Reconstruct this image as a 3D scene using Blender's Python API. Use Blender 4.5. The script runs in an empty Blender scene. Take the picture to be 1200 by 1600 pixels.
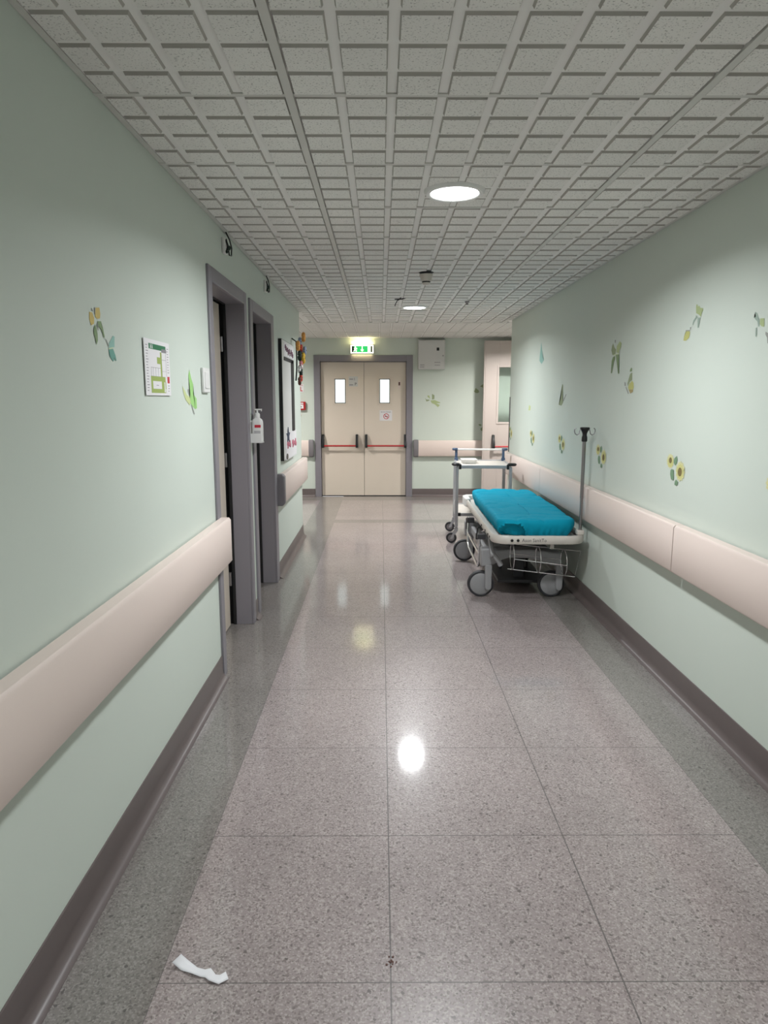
import bpy, bmesh, math, random
from math import sin, cos, pi, radians, atan
from mathutils import Vector, Matrix, noise

# ------------------------------------------------------------------ camera, world, lamps, exposure
S = bpy.context.scene
COL = S.collection
S.view_settings.view_transform = 'Standard'
S.view_settings.look = 'None'
S.view_settings.gamma = 1.0
S.view_settings.use_curve_mapping = False
S.view_settings.exposure = 0.0
LAMP_POWER = 36.0             # ceiling LED discs, watts
LAMP_SPREAD = 156.0           # beam of their diffusers, degrees
LAMP_COLOR = (0.955, 0.98, 1.0)
SIDE_POWER = 48.0             # lamps of the crossing corridor (off to the sides)
SIDE_COLOR = (1.0, 0.965, 0.93)
SKY_STRENGTH = 1.8            # daylight behind the panes of the fire doors

cd = bpy.data.cameras.new('camera')
cam = bpy.data.objects.new('camera', cd)
COL.objects.link(cam)
cd.sensor_fit = 'VERTICAL'
cd.sensor_height = 36.0
cd.lens = 36.0 * 1067 / 1600
cd.clip_start = 0.02
PITCH = atan(176 / 1067)
cam.location = (0, 0, 1.482)
cam.rotation_euler = (pi / 2 - PITCH, 0, -atan(5 * cos(PITCH) / 1067))
S.camera = cam

w = bpy.data.worlds.new('world')
S.world = w
w.use_nodes = True
wn = w.node_tree
bg = wn.nodes['Background']
tc = wn.nodes.new('ShaderNodeTexCoord')
nz = wn.nodes.new('ShaderNodeTexNoise')
nz.inputs['Scale'].default_value = 9.0
rp = wn.nodes.new('ShaderNodeValToRGB')
rp.color_ramp.elements[0].position = 0.34
rp.color_ramp.elements[0].color = (0.55, 0.92, 0.95, 1)
rp.color_ramp.elements[1].position = 0.46
rp.color_ramp.elements[1].color = (1, 1, 1, 1)
wn.links.new(tc.outputs['Generated'], nz.inputs['Vector'])
wn.links.new(nz.outputs['Fac'], rp.inputs['Fac'])
wn.links.new(rp.outputs['Color'], bg.inputs['Color'])
bg.inputs['Strength'].default_value = SKY_STRENGTH

# ------------------------------------------------------------------ materials
def lin(v):
    v /= 255.0
    return v / 12.92 if v <= 0.04045 else ((v + 0.055) / 1.055) ** 2.4
def rgb(r, g, b):
    return (lin(r), lin(g), lin(b), 1.0)

def mat(name, col, rough=0.5, metal=0.0, spec=0.5, emit=None, estr=0.0, bump=0.0, bscale=200.0, vary=0.0, vscale=3.0, trans=0.0):
    m = bpy.data.materials.new(name)
    m.use_nodes = True
    nt = m.node_tree
    p = nt.nodes['Principled BSDF']
    p.inputs['Base Color'].default_value = col
    p.inputs['Roughness'].default_value = rough
    p.inputs['Metallic'].default_value = metal
    p.inputs['Specular IOR Level'].default_value = spec
    if trans:
        p.inputs['Transmission Weight'].default_value = trans
    if emit:
        p.inputs['Emission Color'].default_value = emit
        p.inputs['Emission Strength'].default_value = estr
    t = nt.nodes.new('ShaderNodeTexCoord')
    if vary:
        n = nt.nodes.new('ShaderNodeTexNoise')
        n.inputs['Scale'].default_value = vscale
        n.inputs['Detail'].default_value = 5
        mx = nt.nodes.new('ShaderNodeMix')
        mx.data_type = 'RGBA'
        mx.inputs[6].default_value = tuple(c * (1 - vary) for c in col[:3]) + (1,)
        mx.inputs[7].default_value = tuple(min(1, c * (1 + vary)) for c in col[:3]) + (1,)
        nt.links.new(t.outputs['Object'], n.inputs['Vector'])
        nt.links.new(n.outputs['Fac'], mx.inputs[0])
        nt.links.new(mx.outputs[2], p.inputs['Base Color'])
    if bump:
        n = nt.nodes.new('ShaderNodeTexNoise')
        n.inputs['Scale'].default_value = bscale
        n.inputs['Detail'].default_value = 3
        b = nt.nodes.new('ShaderNodeBump')
        b.inputs['Strength'].default_value = bump
        b.inputs['Distance'].default_value = 0.002
        nt.links.new(t.outputs['Object'], n.inputs['Vector'])
        nt.links.new(n.outputs['Fac'], b.inputs['Height'])
        nt.links.new(b.outputs['Normal'], p.inputs['Normal'])
    return m

def floor_mat(name, base, light, dark, seams):
    m = mat(name, base, rough=0.32, spec=0.3)
    m.node_tree.nodes['Principled BSDF'].inputs['Coat Weight'].default_value = 0.7
    m.node_tree.nodes['Principled BSDF'].inputs['Coat Roughness'].default_value = 0.08
    nt = m.node_tree
    L = nt.links.new
    p = nt.nodes['Principled BSDF']
    t = nt.nodes.new('ShaderNodeTexCoord')
    def chips(scale, seedoff, lo, hi):
        mp = nt.nodes.new('ShaderNodeMapping')
        mp.inputs['Location'].default_value = (seedoff, seedoff * 0.7, 0)
        v = nt.nodes.new('ShaderNodeTexVoronoi')
        v.inputs['Scale'].default_value = scale
        L(t.outputs['Object'], mp.inputs['Vector'])
        L(mp.outputs['Vector'], v.inputs['Vector'])
        sep = nt.nodes.new('ShaderNodeSeparateColor')
        L(v.outputs['Color'], sep.inputs['Color'])
        r = nt.nodes.new('ShaderNodeMapRange')
        r.inputs[1].default_value = lo
        r.inputs[2].default_value = hi
        L(sep.outputs[0], r.inputs[0])
        return r.outputs[0]
    def mixc(fac, a, b):
        x = nt.nodes.new('ShaderNodeMix')
        x.data_type = 'RGBA'
        if isinstance(fac, float): x.inputs[0].default_value = fac
        else: L(fac, x.inputs[0])
        if isinstance(a, tuple): x.inputs[6].default_value = a
        else: L(a, x.inputs[6])
        if isinstance(b, tuple): x.inputs[7].default_value = b
        else: L(b, x.inputs[7])
        return x.outputs[2]
    c = mixc(chips(210, 0.0, 0.62, 0.80), base, light)
    c = mixc(chips(190, 3.1, 0.74, 0.90), c, dark)
    c = mixc(chips(130, 7.7, 0.970, 0.992), c, tuple(v * 0.70 for v in dark[:3]) + (1,))
    n = nt.nodes.new('ShaderNodeTexNoise')
    n.inputs['Scale'].default_value = 2.2
    n.inputs['Detail'].default_value = 4
    L(t.outputs['Object'], n.inputs['Vector'])
    hs = nt.nodes.new('ShaderNodeHueSaturation')
    mr = nt.nodes.new('ShaderNodeMapRange')
    mr.inputs[1].default_value = 0.3; mr.inputs[2].default_value = 0.7
    mr.inputs[3].default_value = 0.93; mr.inputs[4].default_value = 1.07
    L(n.outputs['Fac'], mr.inputs[0])
    L(mr.outputs[0], hs.inputs['Value'])
    L(c, hs.inputs['Color'])
    c = hs.outputs['Color']
    if seams:
        sx = nt.nodes.new('ShaderNodeSeparateXYZ')
        L(t.outputs['Object'], sx.inputs[0])
        def line(sock, off, half):
            a = nt.nodes.new('ShaderNodeMath'); a.operation = 'SUBTRACT'
            L(sock, a.inputs[0]); a.inputs[1].default_value = off - 60.0
            b = nt.nodes.new('ShaderNodeMath'); b.operation = 'MODULO'
            L(a.outputs[0], b.inputs[0]); b.inputs[1].default_value = 0.6
            d = nt.nodes.new('ShaderNodeMath'); d.operation = 'PINGPONG'
            L(b.outputs[0], d.inputs[0]); d.inputs[1].default_value = 0.3
            e = nt.nodes.new('ShaderNodeMath'); e.operation = 'LESS_THAN'
            L(d.outputs[0], e.inputs[0]); e.inputs[1].default_value = half
            return e.outputs[0]
        a = line(sx.outputs['X'], 0.025, 0.0022)
        b = line(sx.outputs['Y'], 1.538, 0.0018)
        mx = nt.nodes.new('ShaderNodeMath'); mx.operation = 'MAXIMUM'
        L(a, mx.inputs[0]); L(b, mx.inputs[1])
        mu = nt.nodes.new('ShaderNodeMath'); mu.operation = 'MULTIPLY'
        L(mx.outputs[0], mu.inputs[0]); mu.inputs[1].default_value = 0.75
        c = mixc(mu.outputs[0], c, rgb(84, 80, 80))
    L(c, p.inputs['Base Color'])
    n2 = nt.nodes.new('ShaderNodeTexNoise')
    n2.inputs['Scale'].default_value = 70
    L(t.outputs['Object'], n2.inputs['Vector'])
    bp = nt.nodes.new('ShaderNodeBump')
    bp.inputs['Strength'].default_value = 0.05
    bp.inputs['Distance'].default_value = 0.001
    L(n2.outputs['Fac'], bp.inputs['Height'])
    L(bp.outputs['Normal'], p.inputs['Normal'])
    return m

def ceiling_mat(name, base):
    m = mat(name, base, rough=0.9, spec=0.2)
    nt = m.node_tree
    L = nt.links.new
    p = nt.nodes['Principled BSDF']
    t = nt.nodes.new('ShaderNodeTexCoord')
    v = nt.nodes.new('ShaderNodeTexNoise')
    v.inputs['Scale'].default_value = 190
    v.inputs['Detail'].default_value = 2
    L(t.outputs['Object'], v.inputs['Vector'])
    r = nt.nodes.new('ShaderNodeValToRGB')
    r.color_ramp.elements[0].position = 0.30
    r.color_ramp.elements[0].color = tuple(c * 0.50 for c in base[:3]) + (1,)
    r.color_ramp.elements[1].position = 0.42
    r.color_ramp.elements[1].color = base
    L(v.outputs['Fac'], r.inputs['Fac'])
    n = nt.nodes.new('ShaderNodeTexNoise')
    n.inputs['Scale'].default_value = 1.3
    L(t.outputs['Object'], n.inputs['Vector'])
    hs = nt.nodes.new('ShaderNodeHueSaturation')
    mr = nt.nodes.new('ShaderNodeMapRange')
    mr.inputs[1].default_value = 0.3; mr.inputs[2].default_value = 0.7
    mr.inputs[3].default_value = 0.94; mr.inputs[4].default_value = 1.04
    L(n.outputs['Fac'], mr.inputs[0])
    L(mr.outputs[0], hs.inputs['Value'])
    L(r.outputs['Color'], hs.inputs['Color'])
    L(hs.outputs['Color'], p.inputs['Base Color'])
    return m

def glass_mat(name, tint):
    m = bpy.data.materials.new(name)
    m.use_nodes = True
    nt = m.node_tree
    nt.nodes.clear()
    o = nt.nodes.new('ShaderNodeOutputMaterial')
    tr = nt.nodes.new('ShaderNodeBsdfTransparent')
    tr.inputs['Color'].default_value = tint
    gl = nt.nodes.new('ShaderNodeBsdfGlossy')
    gl.inputs['Roughness'].default_value = 0.02
    fr = nt.nodes.new('ShaderNodeFresnel')
    fr.inputs['IOR'].default_value = 1.5
    mx = nt.nodes.new('ShaderNodeMixShader')
    nt.links.new(fr.outputs[0], mx.inputs[0])
    nt.links.new(tr.outputs[0], mx.inputs[1])
    nt.links.new(gl.outputs[0], mx.inputs[2])
    nt.links.new(mx.outputs[0], o.inputs['Surface'])
    return m

M = {}
M['wall'] = mat('mint_wall_paint', rgb(207, 216, 207), rough=0.6, spec=0.3, bump=0.08, bscale=260, vary=0.02, vscale=2.0)
M['floor'] = floor_mat('speckled_vinyl_pinkish', rgb(152, 141, 140), rgb(174, 164, 162), rgb(128, 118, 117), True)
M['floor_dark'] = floor_mat('speckled_vinyl_grey', rgb(126, 121, 117), rgb(144, 139, 135), rgb(107, 102, 99), False)
M['base'] = mat('baseboard_vinyl', rgb(100, 90, 89), rough=0.35, vary=0.05, vscale=30)
M['tile'] = ceiling_mat('mineral_tile', rgb(233, 232, 228))
M['tile_smooth'] = mat('mineral_tile_groove', rgb(236, 235, 232), rough=0.9, spec=0.2)
M['tile_edge_shade'] = mat('mineral_tile_shaded_edge', rgb(180, 177, 171), rough=0.95, spec=0.1)  # darker grey imitates the unlit sides of the pads
M['tbar'] = mat('ceiling_grid_paint', rgb(206, 205, 200), rough=0.5)
M['cream'] = mat('bumper_cream', rgb(224, 208, 200), rough=0.45, spec=0.4)
M['capgrey'] = mat('bumper_cap_grey', rgb(122, 118, 122), rough=0.45)
M['frame'] = mat('door_frame_grey_paint', rgb(134, 130, 137), rough=0.4)
M['frame_dark'] = mat('door_lining_dark_grey', rgb(104, 101, 110), rough=0.45)
M['rubber'] = mat('black_rubber', rgb(26, 26, 28), rough=0.6)
M['leaf'] = mat('door_leaf_beige', rgb(222, 210, 196), rough=0.4, vary=0.015)
M['leafw'] = mat('door_leaf_offwhite', rgb(192, 181, 175), rough=0.4)
M['white'] = mat('white_plastic', rgb(226, 226, 224), rough=0.4)
M['offwhite'] = mat('cream_white_plastic', rgb(208, 202, 194), rough=0.4)
M['paper'] = mat('white_paper', rgb(232, 230, 232), rough=0.7)
M['greypaint'] = mat('cabinet_white_paint', rgb(206, 206, 204), rough=0.4)
M['black'] = mat('black_plastic', rgb(18, 18, 20), rough=0.35)
M['red'] = mat('red_enamel', rgb(176, 34, 40), rough=0.3)
M['signred'] = mat('sign_red', rgb(196, 48, 62), rough=0.5)
M['chrome'] = mat('chrome', rgb(232, 232, 234), rough=0.18, metal=1.0)
M['steel'] = mat('satin_steel', rgb(150, 148, 150), rough=0.35, metal=1.0)
M['alu'] = mat('brushed_aluminium', rgb(190, 190, 194), rough=0.4, metal=0.6)
M['teal'] = mat('teal_cotton_sheet', rgb(0, 152, 182), rough=0.8, spec=0.2, bump=0.1, bscale=900)
M['gplastic'] = mat('grey_moulded_plastic', rgb(150, 150, 152), rough=0.45)
M['gdark'] = mat('dark_grey_plastic', rgb(56, 56, 59), rough=0.5)
M['tyre'] = mat('dark_tyre', rgb(50, 50, 54), rough=0.6)
M['blue'] = mat('slate_blue_plastic', rgb(62, 82, 110), rough=0.4)
M['green'] = mat('sign_green', rgb(40, 116, 78), rough=0.5)
M['olive'] = mat('plan_olive', rgb(160, 178, 96), rough=0.6)
M['inkgrey'] = mat('ink_grey', rgb(140, 136, 142), rough=0.6)
M['ink'] = mat('ink_dark', rgb(70, 66, 70), rough=0.6)
M['purple'] = mat('ink_plum', rgb(118, 74, 96), rough=0.6)
M['pink'] = mat('ink_pink', rgb(214, 128, 146), rough=0.6)
M['navy'] = mat('navy_card', rgb(44, 58, 84), rough=0.6)
M['orange'] = mat('orange_felt', rgb(222, 160, 86), rough=0.8)
M['yellow'] = mat('yellow_felt', rgb(214, 176, 60), rough=0.8)
M['bluegrey'] = mat('bluegrey_felt', rgb(140, 156, 184), rough=0.8)
M['dgreen'] = mat('dark_green_felt', rgb(40, 56, 48), rough=0.8)
M['pinkfelt'] = mat('pink_felt', rgb(214, 140, 150), rough=0.8)
M['redfelt'] = mat('red_felt', rgb(196, 70, 54), rough=0.8)
M['brown'] = mat('brown_felt', rgb(92, 56, 44), rough=0.8)
M['glass'] = glass_mat('clear_glass', (0.93, 0.98, 0.96, 1))
M['glassg'] = glass_mat('greenish_glass', (0.95, 0.98, 0.97, 1))
M['lamp'] = mat('led_diffuser', rgb(255, 255, 255), emit=LAMP_COLOR + (1,), estr=14.0)
M['lampside'] = mat('led_diffuser_warm', rgb(255, 255, 255), emit=SIDE_COLOR + (1,), estr=14.0)
M['exitwhite'] = mat('lit_sign_white', rgb(250, 250, 235), emit=(1.0, 0.98, 0.80, 1), estr=1.7)
M['exitgreen'] = mat('lit_sign_green', rgb(30, 170, 80), emit=(0.03, 0.55, 0.14, 1), estr=1.0)
M['exitdim'] = mat('sign_green_dimmed', rgb(20, 44, 26), rough=0.4)  # weaker lighting at the sign's ends, put into the colour
M['stain'] = mat('brown_stain', rgb(92, 62, 54), rough=0.7)
M['tape'] = mat('white_tape', rgb(236, 236, 240), rough=0.6)
# paints of the stencilled wall motifs
PAINT = {'dy': (206, 184, 112), 'dk': (150, 152, 146), 'dg': (132, 154, 114), 'dt': (150, 192, 182), 'dt2': (112, 164, 152), 'dt3': (156, 174, 162), 'dp': (204, 216, 180),
         'dl': (160, 208, 130), 'dp2': (198, 208, 152), 'do': (150, 162, 128), 'dq': (174, 188, 140), 'dy2': (192, 192, 122), 'dn': (172, 156, 110), 'leaf': (120, 150, 120),
         'petal': (216, 214, 164), 'petal2': (206, 204, 136), 'brown': (124, 110, 72)}
for k, v in PAINT.items():
    M['paint_' + k] = mat('mural_paint_' + k, rgb(*v), rough=0.6, spec=0.3)

# ------------------------------------------------------------------ mesh helpers
def B():
    return bmesh.new()

def box(bm, x0, x1, y0, y1, z0, z1, mi=0):
    v = [bm.verts.new(p) for p in ((x0, y0, z0), (x1, y0, z0), (x1, y1, z0), (x0, y1, z0), (x0, y0, z1), (x1, y0, z1), (x1, y1, z1), (x0, y1, z1))]
    for f in ((3, 2, 1, 0), (4, 5, 6, 7), (0, 1, 5, 4), (1, 2, 6, 5), (2, 3, 7, 6), (3, 0, 4, 7)):
        bm.faces.new([v[i] for i in f]).material_index = mi
    return v

def frame_axes(d):
    d = Vector(d).normalized()
    u = d.cross(Vector((0, 0, 1)) if abs(d.z) < 0.9 else Vector((0, 1, 0))).normalized()
    return d, u, d.cross(u)

def cyl(bm, a, b, r, r2=None, seg=20, mi=0, caps=True):
    a, b = Vector(a), Vector(b)
    r2 = r if r2 is None else r2
    d, u, n = frame_axes(b - a)
    A = [bm.verts.new(a + (u * cos(2 * pi * i / seg) + n * sin(2 * pi * i / seg)) * r) for i in range(seg)]
    Bv = [bm.verts.new(b + (u * cos(2 * pi * i / seg) + n * sin(2 * pi * i / seg)) * r2) for i in range(seg)]
    for i in range(seg):
        j = (i + 1) % seg
        bm.faces.new((A[i], A[j], Bv[j], Bv[i])).material_index = mi
    if caps:
        bm.faces.new(A[::-1]).material_index = mi
        bm.faces.new(Bv).material_index = mi

def tube(bm, pts, r, seg=10, closed=False, mi=0):
    pts = [Vector(p) for p in pts]
    n = len(pts)
    rings = []
    up = None
    for i, p in enumerate(pts):
        if closed:
            d = pts[(i + 1) % n] - pts[i - 1]
        else:
            d = pts[min(i + 1, n - 1)] - pts[max(i - 1, 0)]
        d.normalize()
        if up is None:
            _, up, _ = frame_axes(d)
        u = (up - d * up.dot(d)).normalized()
        up = u
        v = d.cross(u)
        rings.append([bm.verts.new(p + (u * cos(2 * pi * k / seg) + v * sin(2 * pi * k / seg)) * r) for k in range(seg)])
    for i in range(n if closed else n - 1):
        a, b = rings[i], rings[(i + 1) % n]
        for k in range(seg):
            l = (k + 1) % seg
            bm.faces.new((a[k], a[l], b[l], b[k])).material_index = mi
    if not closed:
        bm.faces.new(rings[0][::-1]).material_index = mi
        bm.faces.new(rings[-1]).material_index = mi

def lathe(bm, prof, c=(0, 0, 0), axis=(0, 0, 1), seg=28, mi=0):
    c = Vector(c)
    d, u, n = frame_axes(axis)
    rings = []
    for r, h in prof:
        if r < 1e-6:
            rings.append([bm.verts.new(c + d * h)])
        else:
            rings.append([bm.verts.new(c + d * h + (u * cos(2 * pi * i / seg) + n * sin(2 * pi * i / seg)) * r) for i in range(seg)])
    for a, b in zip(rings, rings[1:]):
        for i in range(seg):
            j = (i + 1) % seg
            if len(a) == 1 and len(b) == 1: continue
            if len(a) == 1: f = (a[0], b[j], b[i])
            elif len(b) == 1: f = (a[i], a[j], b[0])
            else: f = (a[i], a[j], b[j], b[i])
            bm.faces.new(f).material_index = mi

def prism(bm, pts, fn, t0, t1, mi=0):
    """extrude the polygon pts (2D) from depth t0 to t1; fn(a, b, t) gives the 3D point"""
    A = [bm.verts.new(fn(a, b, t0)) for a, b in pts]
    C = [bm.verts.new(fn(a, b, t1)) for a, b in pts]
    n = len(pts)
    bm.faces.new(A[::-1]).material_index = mi
    bm.faces.new(C).material_index = mi
    for i in range(n):
        j = (i + 1) % n
        bm.faces.new((A[i], A[j], C[j], C[i])).material_index = mi

def ell(c, rx, ry, n=24, a0=0.0):
    return [(c[0] + rx * cos(a0 + 2 * pi * i / n), c[1] + ry * sin(a0 + 2 * pi * i / n)) for i in range(n)]

def obj(name, bm, mats, parent=None, bevel=0.0, smooth=False, world=True, seg=2):
    """link bm as ONE mesh object; with a parent the vertices are given in world metres (parent not yet rotated)"""
    off = Vector((0, 0, 0))
    if parent is not None and world:
        q = parent
        while q is not None:
            off += q.location
            q = q.parent
    bmesh.ops.recalc_face_normals(bm, faces=bm.faces[:])
    if parent is not None and world:
        bmesh.ops.translate(bm, verts=bm.verts[:], vec=-off)
    me = bpy.data.meshes.new(name)
    bm.to_mesh(me)
    bm.free()
    for m in (mats if isinstance(mats, (list, tuple)) else [mats]):
        me.materials.append(M[m] if isinstance(m, str) else m)
    o = bpy.data.objects.new(name, me)
    COL.objects.link(o)
    if parent is not None:
        o.parent = parent
    if smooth:
        me.shade_smooth()
        me.set_sharp_from_angle(angle=radians(40))
    if bevel:
        b = o.modifiers.new('bevel', 'BEVEL')
        b.width = bevel
        b.segments = seg
        b.limit_method = 'ANGLE'
        b.angle_limit = radians(40)
        me.shade_smooth()
        me.set_sharp_from_angle(angle=radians(50))
    return o

def tag(o, label, cat, group=None):
    o['label'] = label
    o['category'] = cat
    if group: o['group'] = group
    return o

def thing(name, label, cat, loc=(0, 0, 0), group=None):
    o = bpy.data.objects.new(name, None)
    COL.objects.link(o)
    o.location = loc
    o.empty_display_size = 0.1
    return tag(o, label, cat, group)

def struct(o, label=None):
    o['kind'] = 'structure'
    if label: o['label'] = label
    return o

def dup(root, loc, label, rot=None):
    r = root.copy()
    COL.objects.link(r)
    r.location = loc
    if rot is not None: r.rotation_euler = (0, 0, rot)
    r['label'] = label
    for ch in list(root.children):
        c = ch.copy(); COL.objects.link(c); c.parent = r
        for g in list(ch.children):
            d = g.copy(); COL.objects.link(d); d.parent = c
    return r

def text_bm(s, size, fn):
    """lettering as flat mesh; fn(a, b) maps text metres to 3D"""
    cu = bpy.data.curves.new('lettering', 'FONT')
    cu.body = s
    cu.size = size
    cu.resolution_u = 2
    o = bpy.data.objects.new('lettering', cu)
    COL.objects.link(o)
    dg = bpy.context.evaluated_depsgraph_get()
    me = bpy.data.meshes.new_from_object(o.evaluated_get(dg))
    bm = bmesh.new()
    bm.from_mesh(me)
    for v in bm.verts:
        v.co = Vector(fn(v.co.x, v.co.y))
    bpy.data.objects.remove(o)
    bpy.data.curves.remove(cu)
    bpy.data.meshes.remove(me)
    return bm

def merge(dst, src, mi=0):
    vm = {v: dst.verts.new(v.co) for v in src.verts}
    for f in src.faces:
        try: dst.faces.new([vm[v] for v in f.verts]).material_index = mi
        except ValueError: pass
    src.free()

# ------------------------------------------------------------------ the setting
XL, XR, ZC, YB = -0.858, 1.517, 2.386, 10.46
YF, YLE, YRE = -3.2, 7.4, 8.13          # wall behind the viewer, ends of the two corridor walls
XW, XE = -4.0, 4.6                      # ends of the crossing corridor
D2 = (3.50, 3.572, 4.385, 4.462)         # first side door: outer / inner edges of its frame along the wall
D3 = (4.576, 4.665, 5.43, 5.56)          # second side door

bm = B()
def quad(bm, x0, x1, y0, y1, z, mi):
    f = bm.faces.new([bm.verts.new(p) for p in ((x0, y0, z), (x1, y0, z), (x1, y1, z), (x0, y1, z))])
    f.material_index = mi
for x0, x1, y0, y1, mi in ((-0.575, 1.225, YF, 8.18, 0), (-0.90, -0.575, YF, YB, 1), (1.225, 1.56, YF, 8.18, 1), (-0.575, XE, 8.40, 10.05, 0), (-0.575, XE, 8.18, 8.40, 1),
                           (1.56, XE, 8.0, 8.18, 1), (-0.575, XE, 10.05, 10.62, 1), (XW, -0.90, 7.3, 8.0, 1), (XW, -0.90, 8.0, 10.05, 0), (XW, -0.90, 10.05, 10.62, 1), (-1.12, -0.90, YF, 7.3, 1)):
    quad(bm, x0, x1, y0, y1, 0, mi)
box(bm, XW - 0.2, XE + 0.2, YF - 0.2, YB + 0.25, -0.10, -0.02, 1)
struct(obj('floor', bm, ['floor', 'floor_dark']), 'speckled pinkish grey vinyl floor with dark grey borders')

bm = B()
for y0, y1, z0 in ((YF, D2[0] + 0.02, 0), (D2[0] + 0.02, D2[3] - 0.02, 2.12), (D2[3] - 0.02, D3[0] + 0.02, 0), (D3[0] + 0.02, D3[3] - 0.02, 2.10), (D3[3] - 0.02, YLE, 0)):
    box(bm, XL - 0.24, XL, y0, y1, z0, ZC + 0.02)
struct(obj('wall_left', bm, 'wall'), 'mint green wall with two side doors')
bm = B(); box(bm, XR, XR + 0.24, YF, YRE, 0, ZC + 0.02)
struct(obj('wall_right', bm, 'wall'), 'mint green wall with painted butterflies and sunflowers')
bm = B()
DX0, DX1, DZ = -0.95, 0.425, 2.08
box(bm, XW, DX0, YB, YB + 0.2, 0, ZC + 0.02); box(bm, DX1, XE, YB, YB + 0.2, 0, ZC + 0.02); box(bm, DX0, DX1, YB, YB + 0.2, DZ, ZC + 0.02)
struct(obj('wall_back', bm, 'wall'), 'mint green wall around the double doors')
bm = B(); box(bm, XL - 0.3, XR + 0.3, YF - 0.2, YF, 0, ZC + 0.02)
struct(obj('wall_front', bm, 'wall'))
bm = B(); box(bm, XW, XL - 0.24, YLE - 0.24, YLE, 0, ZC + 0.02)
struct(obj('wall_left_return', bm, 'wall'))
bm = B(); box(bm, XR + 0.24, XE, YRE - 0.24, YRE, 0, ZC + 0.02)
struct(obj('wall_right_return', bm, 'wall'))
bm = B(); box(bm, XW - 0.2, XW, YLE - 0.24, YB + 0.2, 0, ZC + 0.02)
struct(obj('wall_far_left', bm, 'wall'))
bm = B(); box(bm, XE, XE + 0.2, YRE - 0.24, YB + 0.2, 0, ZC + 0.02)
struct(obj('wall_far_right', bm, 'wall'))

# coffered ceiling tiles: square pads between shallow grooves
CX, CY = 0.15325, 0.15225
LAMPS = [(0.325, 3.187), (0.333, 6.981), (0.318, -0.607)]
bm = B()
box(bm, XW - 0.2, XE + 0.2, YF - 0.2, YB + 0.25, ZC, ZC + 0.08, 1)
def pad(x0, x1, y0, y1, h):
    if x1 - x0 < 0.02 or y1 - y0 < 0.02: return
    for lx, ly in LAMPS:
        nx, ny = max(x0, min(x1, lx)), max(y0, min(y1, ly))
        if (nx - lx) ** 2 + (ny - ly) ** 2 < 0.137 ** 2: h = 0.003
    s = 0.004
    a = [bm.verts.new(p) for p in ((x0, y0, ZC), (x1, y0, ZC), (x1, y1, ZC), (x0, y1, ZC))]
    b = [bm.verts.new(p) for p in ((x0 + s, y0 + s, ZC - h), (x1 - s, y0 + s, ZC - h), (x1 - s, y1 - s, ZC - h), (x0 + s, y1 - s, ZC - h))]
    bm.faces.new(b[::-1])
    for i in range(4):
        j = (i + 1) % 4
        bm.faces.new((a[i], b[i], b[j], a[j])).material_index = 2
rnd = random.Random(3)
for k in range(-36, 41):
    y0 = 2.226 + CY * k
    for j in range(-5, 13):
        x0 = -0.273 + CX * j
        a, b = max(x0 + 0.0135, XL + 0.028), min(x0 + CX - 0.0135, XR - 0.028)
        c, d = max(y0 + 0.011, YF + 0.02), min(y0 + CY - 0.011, 8.318)
        pad(a, b, c, d, 0.0088 + rnd.uniform(-0.001, 0.001))
for k in range(14):
    y0 = 8.36 + 0.1525 * k
    for j in range(-22, 36):
        x0 = -0.78 + 0.1525 * j
        a, b = max(x0 + 0.008, XW), min(x0 + 0.1445, XE)
        pad(a, b, y0 + 0.008, min(y0 + 0.1445, YB - 0.03), 0.003)
for k in range(6):
    y0 = 7.42 + 0.1525 * k
    for j in range(-21, -1):
        pad(-0.90 + 0.1525 * (j + 1) + 0.008, -0.90 + 0.1525 * (j + 2) - 0.008, y0 + 0.008, y0 + 0.1445, 0.003)
struct(obj('ceiling', bm, ['tile', 'tile_smooth', 'tile_edge_shade']), 'white suspended ceiling of coffered mineral tiles')

bm = B()
for x in (-0.273, 0.953):
    box(bm, x - 0.012, x + 0.012, YF, 8.33, ZC - 0.0120, ZC + 0.002)
for m in range(-9, 10):
    y = 2.226 + 0.609 * m
    if YF < y < 8.3: box(bm, XL, XR, y - 0.0105, y + 0.0105, ZC - 0.0045, ZC + 0.002)
box(bm, XL, XR, 8.325, 8.352, ZC - 0.011, ZC + 0.002)
for k in range(-5, 9):
    x = -0.78 + 0.61 * k
    box(bm, x - 0.012, x + 0.012, 8.352, YB, ZC - 0.006, ZC + 0.002)
box(bm, XL, XE, 9.57, 9.594, ZC - 0.006, ZC + 0.002)
struct(obj('trim_1', bm, 'tbar'), 'painted metal grid of the suspended ceiling')
bm = B()
box(bm, XL + 0.003, XL + 0.024, YF, YLE, ZC - 0.003, ZC + 0.002); box(bm, XR - 0.024, XR - 0.003, YF, YRE, ZC - 0.003, ZC + 0.002); box(bm, XW, XE, YB - 0.024, YB - 0.003, ZC - 0.003, ZC + 0.002)
struct(obj('trim_2', bm, 'tbar'), 'thin metal edge strip of the ceiling along the walls')
bm = B(); box(bm, XR - 0.003, XR + 0.002, 8.085, 8.134, 0.87, 1.51); box(bm, XR, XR + 0.05, 8.13, 8.134, 0.87, 1.51)
struct(obj('trim_3', bm, 'gdark', bevel=0.001), 'dark guard strip on the wall corner')

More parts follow.
